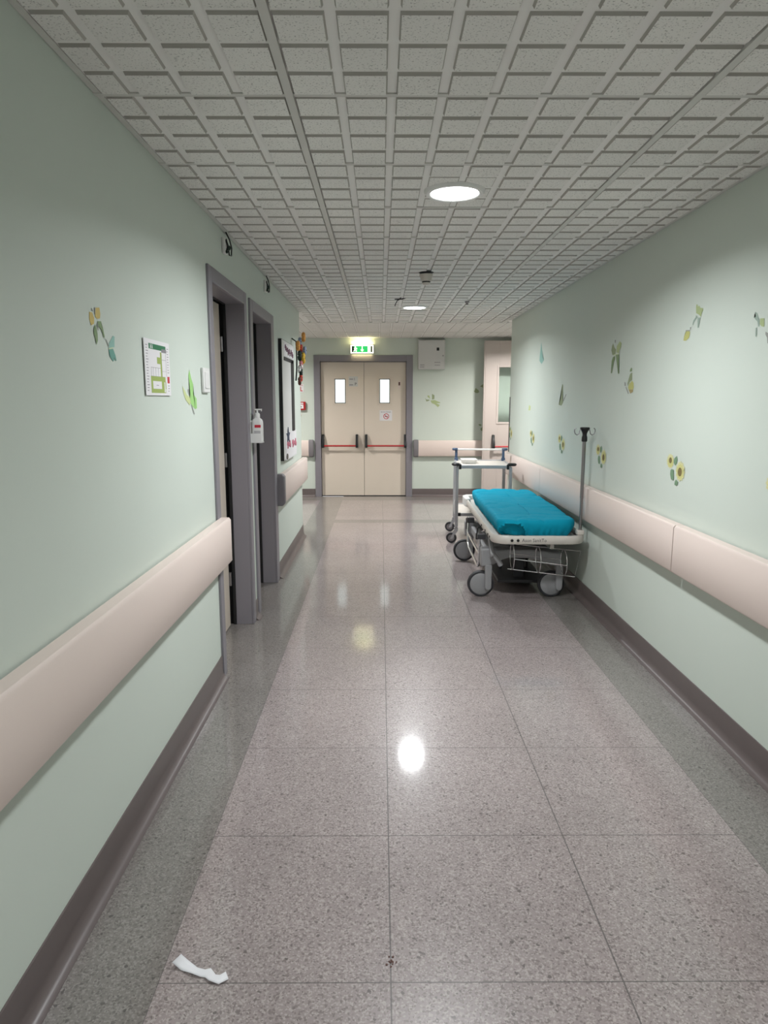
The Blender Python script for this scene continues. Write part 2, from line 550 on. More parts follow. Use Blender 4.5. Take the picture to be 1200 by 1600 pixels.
BASE = [(0, 0.122), (0.005, 0.122), (0.007, 0.116), (0.007, 0.040), (0.010, 0.024), (0.018, 0.011), (0.030, 0.004), (0.042, 0.0015), (0.042, -0.004), (0, -0.004)]
def baseboard(name, segs):
    bm = B()
    for side, a, b in segs:
        if side == 'L': fn = lambda d, z, t: (XL + d, t, z)
        elif side == 'R': fn = lambda d, z, t: (XR - d, t, z)
        elif side == 'P': fn = lambda d, z, t: (t, YLE + d, z)
        else: fn = lambda d, z, t: (t, YB - d, z)
        prism(bm, BASE, fn, a, b)
    struct(obj(name, bm, 'base', smooth=True), 'dark coved vinyl baseboard')
baseboard('baseboard_left', [('L', YF, D2[0] - 0.001), ('L', D2[3] + 0.001, D3[0] - 0.001), ('L', D3[3] + 0.001, YLE), ('P', XW, XL)])
baseboard('baseboard_right', [('R', YF, YRE)])
baseboard('baseboard_back', [('B', XW, -1.010), ('B', 0.484, XE)])

# ------------------------------------------------------------------ doors
def leaf_with_hole(bm, x0, x1, z0, z1, hx0, hx1, hz0, hz1, y0, y1):
    box(bm, x0, hx0, y0, y1, z0, z1); box(bm, hx1, x1, y0, y1, z0, z1)
    box(bm, hx0, hx1, y0, y1, z0, hz0); box(bm, hx0, hx1, y0, y1, hz1, z1)
def bead(bm, hx0, hx1, hz0, hz1, wd, y0, y1):
    box(bm, hx0 - wd, hx0, y0, y1, hz0 - wd, hz1 + wd); box(bm, hx1, hx1 + wd, y0, y1, hz0 - wd, hz1 + wd)
    box(bm, hx0, hx1, y0, y1, hz0 - wd, hz0); box(bm, hx0, hx1, y0, y1, hz1, hz1 + wd)
def panic_bar(parent, xa, xb, yf, zb):
    """two black housings and a red push bar on the door face at y = yf"""
    for x in (xa, xb):
        bm = B()
        prism(bm, [(yf, zb + 0.165), (yf - 0.035, zb + 0.160), (yf - 0.050, zb + 0.10), (yf - 0.095, zb + 0.02), (yf - 0.095, zb - 0.035), (yf, zb - 0.04)], lambda a, b, t: (t, a, b), x - 0.019, x + 0.019)
        obj('bar_housing', bm, 'black', parent, bevel=0.006)
    bm = B()
    s = 1 if xb > xa else -1
    cyl(bm, (xa + s * 0.018, yf - 0.077, zb - 0.008), (xb - s * 0.018, yf - 0.077, zb - 0.008), 0.0125)
    obj('push_bar', bm, 'red', parent, smooth=True)

d1 = thing('door_1', 'pair of beige fire doors with red push bars under the lit exit sign', 'door', (-0.26, 10.5, 0)); struct(d1)
bm = B()
FX0, FX1, IX0, IX1 = -1.006, 0.480, -0.912, 0.386
for y0, y1, a, b in ((YB - 0.016, YB + 0.0, 0, 0), (YB, 10.60, 0.03, 0.03)):
    if a == 0:
        box(bm, FX0, IX0, y0, y1, 0, 2.135); box(bm, IX1, FX1, y0, y1, 0, 2.135); box(bm, IX0, IX1, y0, y1, 2.042, 2.135)
    else:
        box(bm, IX0 - a, IX0, y0, y1, 0, 2.042 + a); box(bm, IX1, IX1 + a, y0, y1, 0, 2.042 + a); box(bm, IX0, IX1, y0, y1, 2.042, 2.042 + a)
obj('door_frame', bm, 'frame', d1, bevel=0.003)
LY0, LY1 = 10.515, 10.565
for i, (x0, x1, hx0, hx1, pa, pb) in enumerate(((-0.906, -0.2565, -0.697, -0.535, -0.883, -0.366), (-0.2515, 0.380, -0.019, 0.137, -0.224, 0.372))):
    bm = B(); leaf_with_hole(bm, x0, x1, 0.0125, 2.036, hx0, hx1, 1.424, 1.787, LY0, LY1)
    lf = obj('door_leaf', bm, 'leaf', d1)
    bm = B(); bead(bm, hx0, hx1, 1.424, 1.787, 0.026, LY0 - 0.005, LY0 + 0.004)
    obj('window_bead', bm, 'leaf', lf, bevel=0.002)
    bm = B(); bead(bm, hx0 + 0.009, hx1 - 0.009, 1.433, 1.778, 0.010, LY0 - 0.007, LY0 + 0.02)
    obj('gasket', bm, 'gdark', lf)
    bm = B(); box(bm, hx0, hx1, LY0 + 0.02, LY0 + 0.026, 1.424, 1.787)
    obj('glass_pane', bm, 'glass', lf)
    panic_bar(lf, pa, pb, LY0, 0.79)
bm = B(); box(bm, IX0, IX1, LY0 + 0.005, LY1 + 0.02, 0.0, 0.013)
obj('threshold', bm, 'rubber', d1)
bm = B()
box(bm, IX0 - 0.02, IX0 + 0.018, LY1 + 0.001, 10.598, 0, 2.05); box(bm, IX1 - 0.018, IX1 + 0.02, LY1 + 0.001, 10.598, 0, 2.05); box(bm, IX0, IX1, LY1 + 0.001, 10.598, 2.022, 2.06); box(bm, -0.275, -0.235, LY1 + 0.001, 10.59, 0, 2.03); box(bm, IX0, IX1, LY1 + 0.001, 10.598, -0.01, 0.03)
obj('gap_light_stop', bm, 'frame', d1)  # strips added behind the leaves to block sky light through the gaps

def side_door(name, D, ztop, label):
    d = thing(name, label, 'door', (XL, (D[1] + D[2]) / 2, 0)); struct(d)
    zi = ztop - 0.075
    bm = B()
    x0, x1 = XL - 0.001, XL + 0.013
    box(bm, x0, x1, D[0], D[1], 0, ztop); box(bm, x0, x1, D[2], D[3], 0, ztop); box(bm, x0, x1, D[1], D[2], zi, ztop)
    obj('architrave', bm, 'frame', d, bevel=0.004)
    bm = B()
    xb = XL - 0.105
    box(bm, xb, XL, D[1] - 0.03, D[1], 0, zi + 0.03); box(bm, xb, XL, D[2], D[2] + 0.03, 0, zi + 0.03); box(bm, xb, XL, D[1], D[2], zi, zi + 0.03)
    obj('lining', bm, 'frame', d, bevel=0.002)
    bm = B()
    for a, b in ((D[1] - 0.03, D[1] + 0.004), (D[2] - 0.004, D[2] + 0.03)):
        box(bm, xb - 0.018, xb, a, b, 0, zi + 0.03)
    box(bm, xb - 0.018, xb, D[1], D[2], zi - 0.004, zi + 0.03)
    box(bm, XL - 0.238, XL - 0.215, D[1] - 0.05, D[2] + 0.05, 0, zi + 0.05)
    for a, b in ((D[1] - 0.05, D[1] - 0.02), (D[2] + 0.015, D[2] + 0.045)):
        box(bm, XL - 0.215, xb - 0.018, a, b, 0, zi + 0.05)
    box(bm, XL - 0.215, xb - 0.018, D[1], D[2], zi + 0.01, zi + 0.05)
    obj('dark_gap_backing', bm, 'rubber', d)  # black rebate with unseen backing, added to keep the leaf gap dark
    bm = B()
    yl = D[2] - 0.038
    box(bm, XL - 0.185, XL - 0.137, D[1] + 0.004, yl, 0.008, zi - 0.006)
    lf = obj('door_leaf', bm, 'leaf', d, bevel=0.002)
    for z in (0.32, 1.10, 1.82):
        bm = B()
        cyl(bm, (XL - 0.129, yl + 0.004, z - 0.045), (XL - 0.129, yl + 0.004, z + 0.045), 0.008)
        box(bm, XL - 0.143, XL - 0.134, yl - 0.004, yl + 0.022, z - 0.04, z + 0.04)
        obj('hinge', bm, 'steel', lf, smooth=True)
    bm = B()
    yh = D[1] + 0.075
    box(bm, XL - 0.137, XL - 0.131, yh - 0.02, yh + 0.02, 0.93, 1.13)
    cyl(bm, (XL - 0.132, yh, 1.06), (XL - 0.088, yh, 1.06), 0.009); cyl(bm, (XL - 0.088, yh - 0.009, 1.06), (XL - 0.088, yh + 0.12, 1.06), 0.009)
    obj('door_handle', bm, 'steel', lf, smooth=True)
    return d
side_door('door_2', D2, 2.14, 'first grey framed side door on the wall with the evacuation plan')
side_door('door_3', D3, 2.13, 'second grey framed side door beside the notice board')

d4 = thing('door_4', 'off-white fire door leaf folded open against the end wall', 'door', (1.54, 10.22, 0)); struct(d4)
bm = B(); leaf_with_hole(bm, 1.532, 2.56, 0.02, 2.325, 1.735, 2.36, 1.150, 1.945, 10.19, 10.245)
lf = obj('door_leaf', bm, 'leafw', d4, bevel=0.002)
bm = B(); box(bm, 1.512, 1.534, 10.195, 10.24, 0.02, 2.325)
obj('edge_strip', bm, 'leafw', lf, bevel=0.003)
bm = B(); bead(bm, 1.735, 2.36, 1.150, 1.945, 0.030, 10.182, 10.192)
obj('window_bead', bm, 'leafw', lf, bevel=0.003)
bm = B(); box(bm, 1.735, 2.36, 10.214, 10.22, 1.150, 1.945)
obj('glass_pane', bm, 'glassg', lf)
panic_bar(lf, 1.668, 2.42, 10.19, 0.80)
bm = B(); box(bm, 2.56, 2.62, 10.10, YB, 0, 2.34); box(bm, 2.57, 2.60, 10.18, 10.26, 0.0, 2.33)
obj('hinge_post', bm, 'frame', d4)

# ------------------------------------------------------------------ ceiling lamps
def lamp(x, y, label, m='lamp'):
    t = thing('ceiling_light', label, 'ceiling light', (x, y, ZC), 'round ceiling lights')
    bm = B()
    lathe(bm, [(0.106, -0.006), (0.106, -0.013), (0.112, -0.0165), (0.124, -0.0155), (0.133, -0.006), (0.134, 0.0)], (x, y, ZC), seg=48)
    obj('trim_ring', bm, 'white', t, smooth=True)
    bm = B()
    lathe(bm, [(0, -0.0115), (0.107, -0.0115), (0.107, -0.008), (0, -0.008)], (x, y, ZC), seg=48)
    obj('diffuser', bm, m, t)
    ld = bpy.data.lights.new('led_disc', 'AREA')
    ld.shape = 'DISK'; ld.size = 0.205
    ld.energy = LAMP_POWER if m == 'lamp' else SIDE_POWER
    ld.color = LAMP_COLOR if m == 'lamp' else SIDE_COLOR
    ld.spread = radians(LAMP_SPREAD)
    lo = bpy.data.objects.new('led_disc', ld); COL.objects.link(lo)
    lo.parent = t; lo.location = (0, 0, -0.0125)
    return t
lamp(*LAMPS[0], 'nearer round flush LED light in the corridor ceiling')
lamp(*LAMPS[1], 'smaller looking round LED light deeper in the corridor, past the smoke detector')
lamp(*LAMPS[2], 'round LED light in the corridor ceiling above the viewer')
lamp(-1.9, 9.15, 'round LED light in the crossing corridor beyond the notice board', 'lampside')
lamp(1.94, 9.15, 'round LED light in the crossing corridor beyond the open off-white door', 'lampside')

# ------------------------------------------------------------------ bumper boards along the walls
def bumper(name_label, side, a, b, cap=None, z0=0.625, z1=0.866):
    """cream impact board standing off the wall; side L/R/B, from a to b along the wall; cap = end carrying a grey cap"""
    if side == 'L': fn = lambda d, z, t: (XL + d, t, z)
    elif side == 'R': fn = lambda d, z, t: (XR - d, t, z)
    else: fn = lambda d, z, t: (t, YB - d, z)
    t = thing('wall_bumper', name_label, 'wall bumper', fn(0, 0, (a + b) / 2), 'cream bumper boards along the walls')
    bm = B()
    prism(bm, [(0.010, z0), (0.056, z0), (0.064, z0 + 0.010), (0.064, z1 - 0.012), (0.054, z1), (0.010, z1)], fn, a, b)
    obj('board', bm, 'cream', t, bevel=0.0015)
    n = max(2, int((b - a) / 0.7))
    for i in range(n):
        p = a + (b - a) * (i + 0.5) / n
        bm = B()
        prism(bm, [(0, z0 + 0.05), (0.0105, z0 + 0.06), (0.0105, z1 - 0.06), (0, z1 - 0.05)], fn, p - 0.03, p + 0.03)
        obj('bracket', bm, 'capgrey', t)
    if cap:
        c, e = cap
        bm = B()
        prism(bm, [(0.0, z0 - 0.012), (0.052, z0 - 0.012), (0.069, z0 + 0.012), (0.069, z1 - 0.012), (0.052, z1 + 0.010), (0.0, z1 + 0.010)], fn, min(c, e), max(c, e))
        obj('end_cap', bm, 'capgrey', t, bevel=0.012, seg=3)
    return t
bumper('long cream bumper board on the wall below the evacuation plan', 'L', -2.9, 3.565)
bumper('short cream bumper board with grey end cap below the notice board', 'L', 5.635, 7.385, (5.56, 5.645))
bumper('cream bumper board on the wall nearest the viewer, opposite the evacuation plan', 'R', 0.45, 3.322)
bumper('cream bumper board beside the IV pole, between two butt joints', 'R', 3.330, 6.205)
bumper('farthest cream bumper board of the sunflower wall, beside the steel trolley', 'R', 6.211, 8.08)
bumper('cream bumper board on the end wall, beside the red alarm box', 'B', -3.6, -1.085, (-1.10, -1.022))
bumper('cream bumper board on the end wall between double doors and open white leaf', 'B', 0.56, 2.50, (0.496, 0.575))

# ------------------------------------------------------------------ painted motifs on the walls
DECALS={
 'yellow':[('dy',[(2.081,1.736),(2.102,1.737),(2.114,1.722),(2.110,1.705),(2.088,1.698),(2.078,1.715)]),
  ('dy',[(2.129,1.754),(2.157,1.758),(2.161,1.740),(2.157,1.726),(2.137,1.722),(2.121,1.726)]),
  ('dk',[(2.095,1.748),(2.102,1.749),(2.109,1.741),(2.104,1.740)]),
  ('dk',[(2.119,1.753),(2.126,1.754),(2.122,1.734),(2.117,1.733)]),
  ('dg',[(2.117,1.704),(2.123,1.694),(2.129,1.677),(2.128,1.658),(2.116,1.644),(2.110,1.663),(2.101,1.677),(2.106,1.694)]),
  ('dg',[(2.134,1.715),(2.160,1.718),(2.172,1.698),(2.182,1.674),(2.175,1.669),(2.166,1.686),(2.152,1.697),(2.137,1.699)]),
  ('dk',[(2.128,1.709),(2.135,1.708),(2.139,1.690),(2.135,1.687)])],
 'teal':[('dt',[(2.252,1.683),(2.265,1.681),(2.259,1.648),(2.242,1.645),(2.212,1.642),(2.216,1.656),(2.233,1.669)]),
  ('dp',[(2.209,1.641),(2.246,1.647),(2.248,1.644),(2.211,1.637)]),
  ('dt2',[(2.209,1.637),(2.245,1.642),(2.262,1.622),(2.268,1.606),(2.259,1.604),(2.252,1.615),(2.243,1.602),(2.235,1.604),(2.214,1.617)]),
  ('dk',[(2.189,1.668),(2.195,1.666),(2.214,1.648),(2.208,1.645)])],
 'lime':[('dl',[(3.125,1.614),(3.146,1.579),(3.177,1.549),(3.170,1.508),(3.225,1.485),(3.225,1.442),(3.196,1.437),(3.151,1.450),(3.109,1.472),(3.123,1.504),(3.113,1.557),(3.105,1.588)]),
  ('dp2',[(3.004,1.539),(3.034,1.522),(3.068,1.500),(3.110,1.493),(3.122,1.467),(3.104,1.456),(3.040,1.481),(3.012,1.515)]),
  ('dk',[(3.125,1.458),(3.142,1.456),(3.182,1.415),(3.168,1.413)]),
  ('dk',[(3.082,1.526),(3.100,1.527),(3.106,1.499),(3.100,1.498)])],
 'd1':[('do',[(4.568,1.843),(4.534,1.812),(4.506,1.799),(4.510,1.772),(4.569,1.767),(4.596,1.800),(4.587,1.827)]),
  ('dq',[(4.440,1.846),(4.406,1.830),(4.417,1.804),(4.439,1.789),(4.445,1.773),(4.495,1.779),(4.493,1.820),(4.463,1.834)]),
  ('dk',[(4.538,1.862),(4.516,1.859),(4.518,1.841),(4.535,1.844)]),
  ('dg',[(4.557,1.754),(4.517,1.759),(4.513,1.738),(4.543,1.712),(4.547,1.684),(4.559,1.651),(4.580,1.652),(4.566,1.696),(4.576,1.731)]),
  ('dg',[(4.501,1.765),(4.439,1.764),(4.436,1.723),(4.433,1.679),(4.419,1.643),(4.440,1.644),(4.455,1.686),(4.482,1.726)]),
  ('dp',[(4.552,1.768),(4.436,1.772),(4.435,1.766),(4.547,1.762)])],
 'd2':[('do',[(4.207,1.640),(4.192,1.640),(4.185,1.598),(4.227,1.586),(4.253,1.560),(4.264,1.579),(4.246,1.608),(4.228,1.633)]),
  ('dy2',[(4.184,1.593),(4.160,1.579),(4.152,1.553),(4.160,1.541),(4.237,1.542),(4.248,1.557),(4.226,1.578)]),
  ('dn',[(4.235,1.541),(4.161,1.540),(4.161,1.527),(4.205,1.517)]),
  ('dg',[(4.212,1.672),(4.196,1.666),(4.197,1.650),(4.230,1.647),(4.232,1.657)]),
  ('dk',[(4.291,1.558),(4.275,1.555),(4.230,1.517),(4.242,1.515)]),
  ('dk',[(4.312,1.591),(4.291,1.582),(4.292,1.563),(4.309,1.566)])],
 'e1':[('dq',[(3.391,1.932),(3.379,1.930),(3.373,1.919),(3.358,1.922),(3.348,1.911),(3.317,1.905),(3.315,1.894),(3.329,1.886),(3.334,1.868),(3.359,1.881),(3.388,1.891),(3.393,1.920)]),
  ('dt3',[(3.387,1.882),(3.365,1.870),(3.383,1.863),(3.401,1.851),(3.411,1.838),(3.420,1.841),(3.411,1.859),(3.389,1.872)]),
  ('dt3',[(3.365,1.867),(3.337,1.865),(3.345,1.845),(3.349,1.819),(3.361,1.821),(3.365,1.847)])],
 'e2':[('dy2',[(3.488,1.815),(3.447,1.812),(3.438,1.804),(3.447,1.781),(3.478,1.769),(3.508,1.772),(3.503,1.793),(3.488,1.806)]),
  ('dk',[(3.489,1.821),(3.440,1.817),(3.443,1.812),(3.488,1.816)]),
  ('dk',[(3.442,1.831),(3.430,1.831),(3.434,1.817),(3.440,1.818)])],
 'f1':[('dt3',[(2.852,1.832),(2.838,1.825),(2.827,1.809),(2.817,1.800),(2.812,1.770),(2.821,1.771),(2.830,1.791),(2.843,1.799),(2.860,1.810),(2.845,1.811)]),
  ('dq',[(2.811,1.801),(2.782,1.799),(2.775,1.766),(2.794,1.768),(2.810,1.779)]),
  ('dt3',[(2.838,1.768),(2.829,1.767),(2.825,1.731),(2.835,1.733),(2.836,1.752)])],
 'f2':[('dk',[(2.763,1.745),(2.747,1.739),(2.726,1.731),(2.717,1.696),(2.743,1.699),(2.749,1.721),(2.763,1.735)])],
 'g1':[('dt',[(6.615,2.013),(6.557,1.913),(6.533,1.868),(6.479,1.843),(6.575,1.810),(6.667,1.846),(6.652,1.919)])],
 'g2':[('do',[(5.795,1.609),(5.769,1.601),(5.765,1.503),(5.745,1.457),(5.792,1.430),(5.884,1.436),(5.826,1.483),(5.805,1.543)]),
  ('dk',[(5.669,1.525),(5.651,1.519),(5.734,1.464),(5.747,1.470)])],
 'g3':[('dp2',[(7.059,1.427),(6.981,1.412),(6.994,1.372),(7.088,1.370)])],
 'h':[('dq',[(0.701,1.540),(0.733,1.540),(0.746,1.488),(0.709,1.516)]),
  ('do',[(0.773,1.564),(0.810,1.544),(0.810,1.488),(0.774,1.478)]),
  ('dq',[(0.750,1.464),(0.814,1.472),(0.867,1.449),(0.900,1.437),(0.896,1.425),(0.839,1.425),(0.896,1.397),(0.864,1.365),(0.815,1.409),(0.771,1.425)]),
  ('do',[(0.669,1.504),(0.689,1.480),(0.738,1.476),(0.734,1.464),(0.690,1.449)])],
 'k1':[('do',[(1.407,1.598),(1.430,1.651),(1.473,1.621),(1.488,1.592),(1.462,1.574),(1.425,1.582)]),
  ('do',[(1.496,1.675),(1.543,1.710),(1.567,1.710),(1.604,1.675),(1.594,1.627),(1.557,1.639),(1.532,1.661)])],
 'k2':[('dg',[(1.484,1.106),(1.509,1.112),(1.533,1.098),(1.519,1.082),(1.497,1.088)]),
  ('dg',[(1.516,1.040),(1.540,1.064),(1.564,1.052),(1.565,1.015),(1.529,1.006)])],
 'sun':[('leaf',[(3.488,1.197),(3.478,1.179),(3.482,1.161),(3.502,1.145),(3.520,1.160),(3.515,1.181)]),
  ('leaf',[(3.538,1.124),(3.514,1.122),(3.506,1.084),(3.510,1.068),(3.538,1.070),(3.554,1.096),(3.552,1.116)]),
  ('leaf',[(3.478,1.077),(3.454,1.068),(3.454,1.053),(3.472,1.045),(3.493,1.048),(3.489,1.066)])],
}
def scallop(c, rx, ry, n=12, m=84):
    return [(c[0] + rx * (0.80 + 0.20 * abs(cos(n * 0.5 * 2 * pi * i / m))) * cos(2 * pi * i / m), c[1] + ry * (0.80 + 0.20 * abs(cos(n * 0.5 * 2 * pi * i / m))) * sin(2 * pi * i / m)) for i in range(m)]
SUN = [('petal', scallop((3.565, 1.163), 0.046, 0.039)), ('petal2', scallop((3.563, 1.158), 0.034, 0.029)), ('brown', ell((3.563, 1.167), 0.018, 0.0150)),
       ('petal', scallop((3.438, 1.122), 0.055, 0.052)), ('petal2', scallop((3.438, 1.120), 0.041, 0.040)), ('brown', ell((3.440, 1.119), 0.0235, 0.0225))] + DECALS['sun']
def mural(name, label, cat, wall, polys, group):
    mats, idx = [], {}
    bm = B()
    for i, (c, pts) in enumerate(polys):
        if c not in idx:
            idx[c] = len(mats); mats.append('paint_' + c)
        d = 0.0010 + 0.00025 * i
        if wall == 'L': P = [(XL + d, a, b) for a, b in pts]
        elif wall == 'R': P = [(XR - d, a, b) for a, b in pts]
        else: P = [(a, YB - d, b) for a, b in pts]
        vs = [bm.verts.new(p) for p in P]
        bm.faces.new(vs).material_index = idx[c]
    bmesh.ops.triangulate(bm, faces=bm.faces[:])
    return tag(obj(name, bm, mats), label, cat, group)
GB, GS = 'butterflies painted on the walls', 'sunflower sprays painted on the walls'
for key, wall, label in (('yellow', 'L', 'yellow butterfly with green lower wings painted above the teal one, left of the evacuation plan'),
                         ('teal', 'L', 'teal butterfly painted on the wall just below the yellow butterfly'),
                         ('lime', 'L', 'bright lime green butterfly painted beside the light switch'),
                         ('d1', 'R', 'olive butterfly with long dark tails painted above the IV pole'),
                         ('d2', 'R', 'yellow-bellied butterfly painted below the long-tailed olive one'),
                         ('e1', 'R', 'yellow-green butterfly with two grey tails painted high on the sunflower wall'),
                         ('e2', 'R', 'small pale yellow butterfly painted just below the two-tailed yellow-green one'),
                         ('f1', 'R', 'pale grey and green butterfly painted near the edge of the photo'),
                         ('f2', 'R', 'dark grey butterfly wing cut by the edge of the photo'),
                         ('g1', 'R', 'slim teal butterfly painted high on the far part of the sunflower wall'),
                         ('g2', 'R', 'slim brown-green butterfly painted midway above the teal mattress'),
                         ('g3', 'R', 'faint pale butterfly painted above the small far sunflower spray'),
                         ('h', 'B', 'green butterfly painted on the end wall below the white cabinet'),
                         ('k1', 'B', 'olive butterfly partly hidden behind the open white door leaf')):
    mural('painted_butterfly', label, 'wall painting', wall, DECALS[key], GB)
mural('painted_leaf', 'small dark green leaves painted low beside the open white door leaf', 'wall painting', 'B', DECALS['k2'], 'leaves painted on the end wall')
sun0 = mural('painted_sunflower', 'large sunflower spray painted on the wall in front of the IV pole', 'wall painting', 'R', SUN, GS)
for dy, dz, label in ((4.686 - 3.485, -0.028, 'sunflower spray painted directly behind the IV pole'),
                      (5.733 - 3.485, -0.010, 'sunflower spray painted above the middle of the teal mattress'),
                      (6.855 - 3.485, -0.022, 'small sunflower spray painted near the trolley end of the wall'),
                      (8.010 - 3.485, -0.030, 'farthest sunflower spray, at the very end of the wall by the trolley'),
                      (2.620 - 3.565, -0.006, 'sunflower spray cut off by the edge of the photo')):
    o = sun0.copy(); COL.objects.link(o)
    o.location = (0, dy, dz)
    o['label'] = label

# ------------------------------------------------------------------ things on the left wall
Lw = lambda a, b, t: (XL + t, a, b)          # along the wall, up, off the wall
# evacuation plan
py0, py1, pz0, pz1 = 2.523, 2.819, 1.497, 1.702
t = thing('evacuation_plan', 'white evacuation plan with green header and olive map on the wall', 'sign', (XL, 2.67, 1.6))
bm = B(); box(bm, XL + 0.004, XL + 0.0065, py0, py1, pz0, pz1)
obj('sheet', bm, 'paper', t)
U = lambda u, v: (py0 + u * (py1 - py0), pz0 + v * (pz1 - pz0))
def urect(bm, u0, u1, v0, v1, t, mi=0):
    prism(bm, [U(u0, v0), U(u1, v0), U(u1, v1), U(u0, v1)], Lw, 0.0064, t, mi)
bm = B(); urect(bm, 0.17, 0.84, 0.83, 0.925, 0.0069)
obj('header', bm, 'green', t)
bm = B()
for k in range(2):
    u = 0.235 + 0.06 * k
    prism(bm, [(U(u, 0.90)[0] + 0.003 * cos(a * pi / 4), U(u, 0.905)[1] + 0.003 * sin(a * pi / 4)) for a in range(8)], Lw, 0.0068, 0.0072)
    prism(bm, [U(u - 0.02, 0.842), U(u - 0.005, 0.842), U(u + 0.002, 0.858), U(u + 0.014, 0.842), U(u + 0.028, 0.842), U(u + 0.012, 0.870), U(u + 0.026, 0.885), U(u + 0.01, 0.893), U(u - 0.02, 0.875), U(u - 0.004, 0.866)], Lw, 0.0068, 0.0072)
obj('running_figures', bm, 'paper', t)
bm = B(); urect(bm, 0.66, 0.86, 0.80, 0.865, 0.0073)
obj('badge', bm, 'inkgrey', t)
bm = B()
for r in ((0.20, 0.78, 0.26, 0.345), (0.20, 0.78, 0.045, 0.12), (0.20, 0.27, 0.12, 0.26), (0.62, 0.80, 0.12, 0.26), (0.60, 0.655, 0.345, 0.80), (0.47, 0.60, 0.58, 0.70)):
    urect(bm, *r, 0.0068)
obj('map_area', bm, 'olive', t)
bm = B()
for r in ((0.22, 0.60, 0.50, 0.506), (0.22, 0.225, 0.345, 0.50), (0.66, 0.83, 0.66, 0.666), (0.83, 0.835, 0.36, 0.79), (0.655, 0.66, 0.345, 0.80), (0.30, 0.304, 0.35, 0.50), (0.40, 0.404, 0.35, 0.50), (0.50, 0.504, 0.35, 0.50), (0.40, 0.49, 0.18, 0.19),
          (0.20, 0.78, 0.345, 0.349), (0.66, 0.83, 0.45, 0.453)):
    urect(bm, *r, 0.0069)
for i in range(17):
    v = 0.08 + 0.05 * i
    urect(bm, 0.055, 0.055 + 0.05 + 0.03 * ((i * 7) % 3) / 2, v, v + 0.012, 0.0069)
    if not 0.18 < v < 0.40: urect(bm, 0.885, 0.93 + 0.02 * ((i * 5) % 3) / 2, v, v + 0.012, 0.0069)
obj('map_lines', bm, 'inkgrey', t)
bm = B(); urect(bm, 0.865, 0.955, 0.235, 0.36, 0.007)
obj('red_block', bm, 'signred', t)
bm = B(); urect(bm, 0.72, 0.76, 0.06, 0.25, 0.0072)
obj('map_stair', bm, 'paper', t)

# light switch
t = thing('light_switch', 'white light switch plate on the wall beside the first side door', 'light switch', (XL, 3.375, 1.574))
bm = B(); box(bm, XL + 0.002, XL + 0.015, 3.318, 3.436, 1.514, 1.632)
obj('plate', bm, 'white', t, bevel=0.004)
bm = B(); box(bm, XL + 0.0145, XL + 0.019, 3.338, 3.416, 1.534, 1.612)
obj('rocker', bm, 'white', t, bevel=0.002)

# hand sanitiser on its wall bracket
t = thing('sanitiser_dispenser', 'white hand sanitiser pump bottle in a wall bracket between the side doors', 'sanitiser', (XL, 4.515, 1.2))
bx, by = -0.808, 4.515
bm = B()
box(bm, XL + 0.0005, XL + 0.010, by - 0.045, by + 0.045, 1.21, 1.345)
box(bm, XL + 0.009, bx + 0.030, by - 0.040, by - 0.037, 1.205, 1.262); box(bm, XL + 0.009, bx + 0.030, by + 0.037, by + 0.040, 1.205, 1.262); box(bm, XL + 0.009, bx + 0.034, by - 0.040, by + 0.040, 1.201, 1.205)
obj('bracket', bm, 'white', t, bevel=0.001)
bm = B()
def rrect(c, hx, hy, r, n=5):
    out = []
    for sx, sy, a0 in ((1, 1, 0), (-1, 1, pi / 2), (-1, -1, pi), (1, -1, 1.5 * pi)):
        for i in range(n + 1):
            a = a0 + pi / 2 * i / n
            out.append((c[0] + sx * (hx - r) + r * cos(a), c[1] + sy * (hy - r) + r * sin(a)))
    return out
rings = []
for z, s in ((1.206, 0.90), (1.210, 1.0), (1.325, 1.0), (1.340, 0.96), (1.352, 0.80), (1.360, 0.52), (1.366, 0.42)):
    rings.append([bm.verts.new((a, b, z)) for a, b in rrect((bx, by), 0.034 * s, 0.034 * s, 0.016 * s)])
for a, b in zip(rings, rings[1:]):
    for i in range(len(a)):
        j = (i + 1) % len(a)
        bm.faces.new((a[i], a[j], b[j], b[i]))
bm.faces.new(rings[0][::-1]); bm.faces.new(rings[-1])
obj('bottle', bm, 'white', t, smooth=True)
bm = B()
lathe(bm, [(0, 0), (0.017, 0), (0.017, 0.022), (0.012, 0.028), (0.006, 0.031), (0.006, 0.052), (0.0, 0.052)], (bx, by, 1.365))
box(bm, bx - 0.016, bx + 0.030, by - 0.007, by + 0.007, 1.412, 1.421)
box(bm, bx + 0.024, bx + 0.030, by - 0.005, by + 0.005, 1.405, 1.413)
obj('pump', bm, 'white', t, bevel=0.0015)
bm = B()
box(bm, bx - 0.014, bx + 0.026, by - 0.0348, by - 0.0338, 1.300, 1.318); 
obj('red_label', bm, 'signred', t)
bm = B()
for k in range(5):
    box(bm, bx - 0.018, bx + 0.024, by - 0.0348, by - 0.0338, 1.238 + 0.009 * k, 1.242 + 0.009 * k)
obj('small_print', bm, 'inkgrey', t)

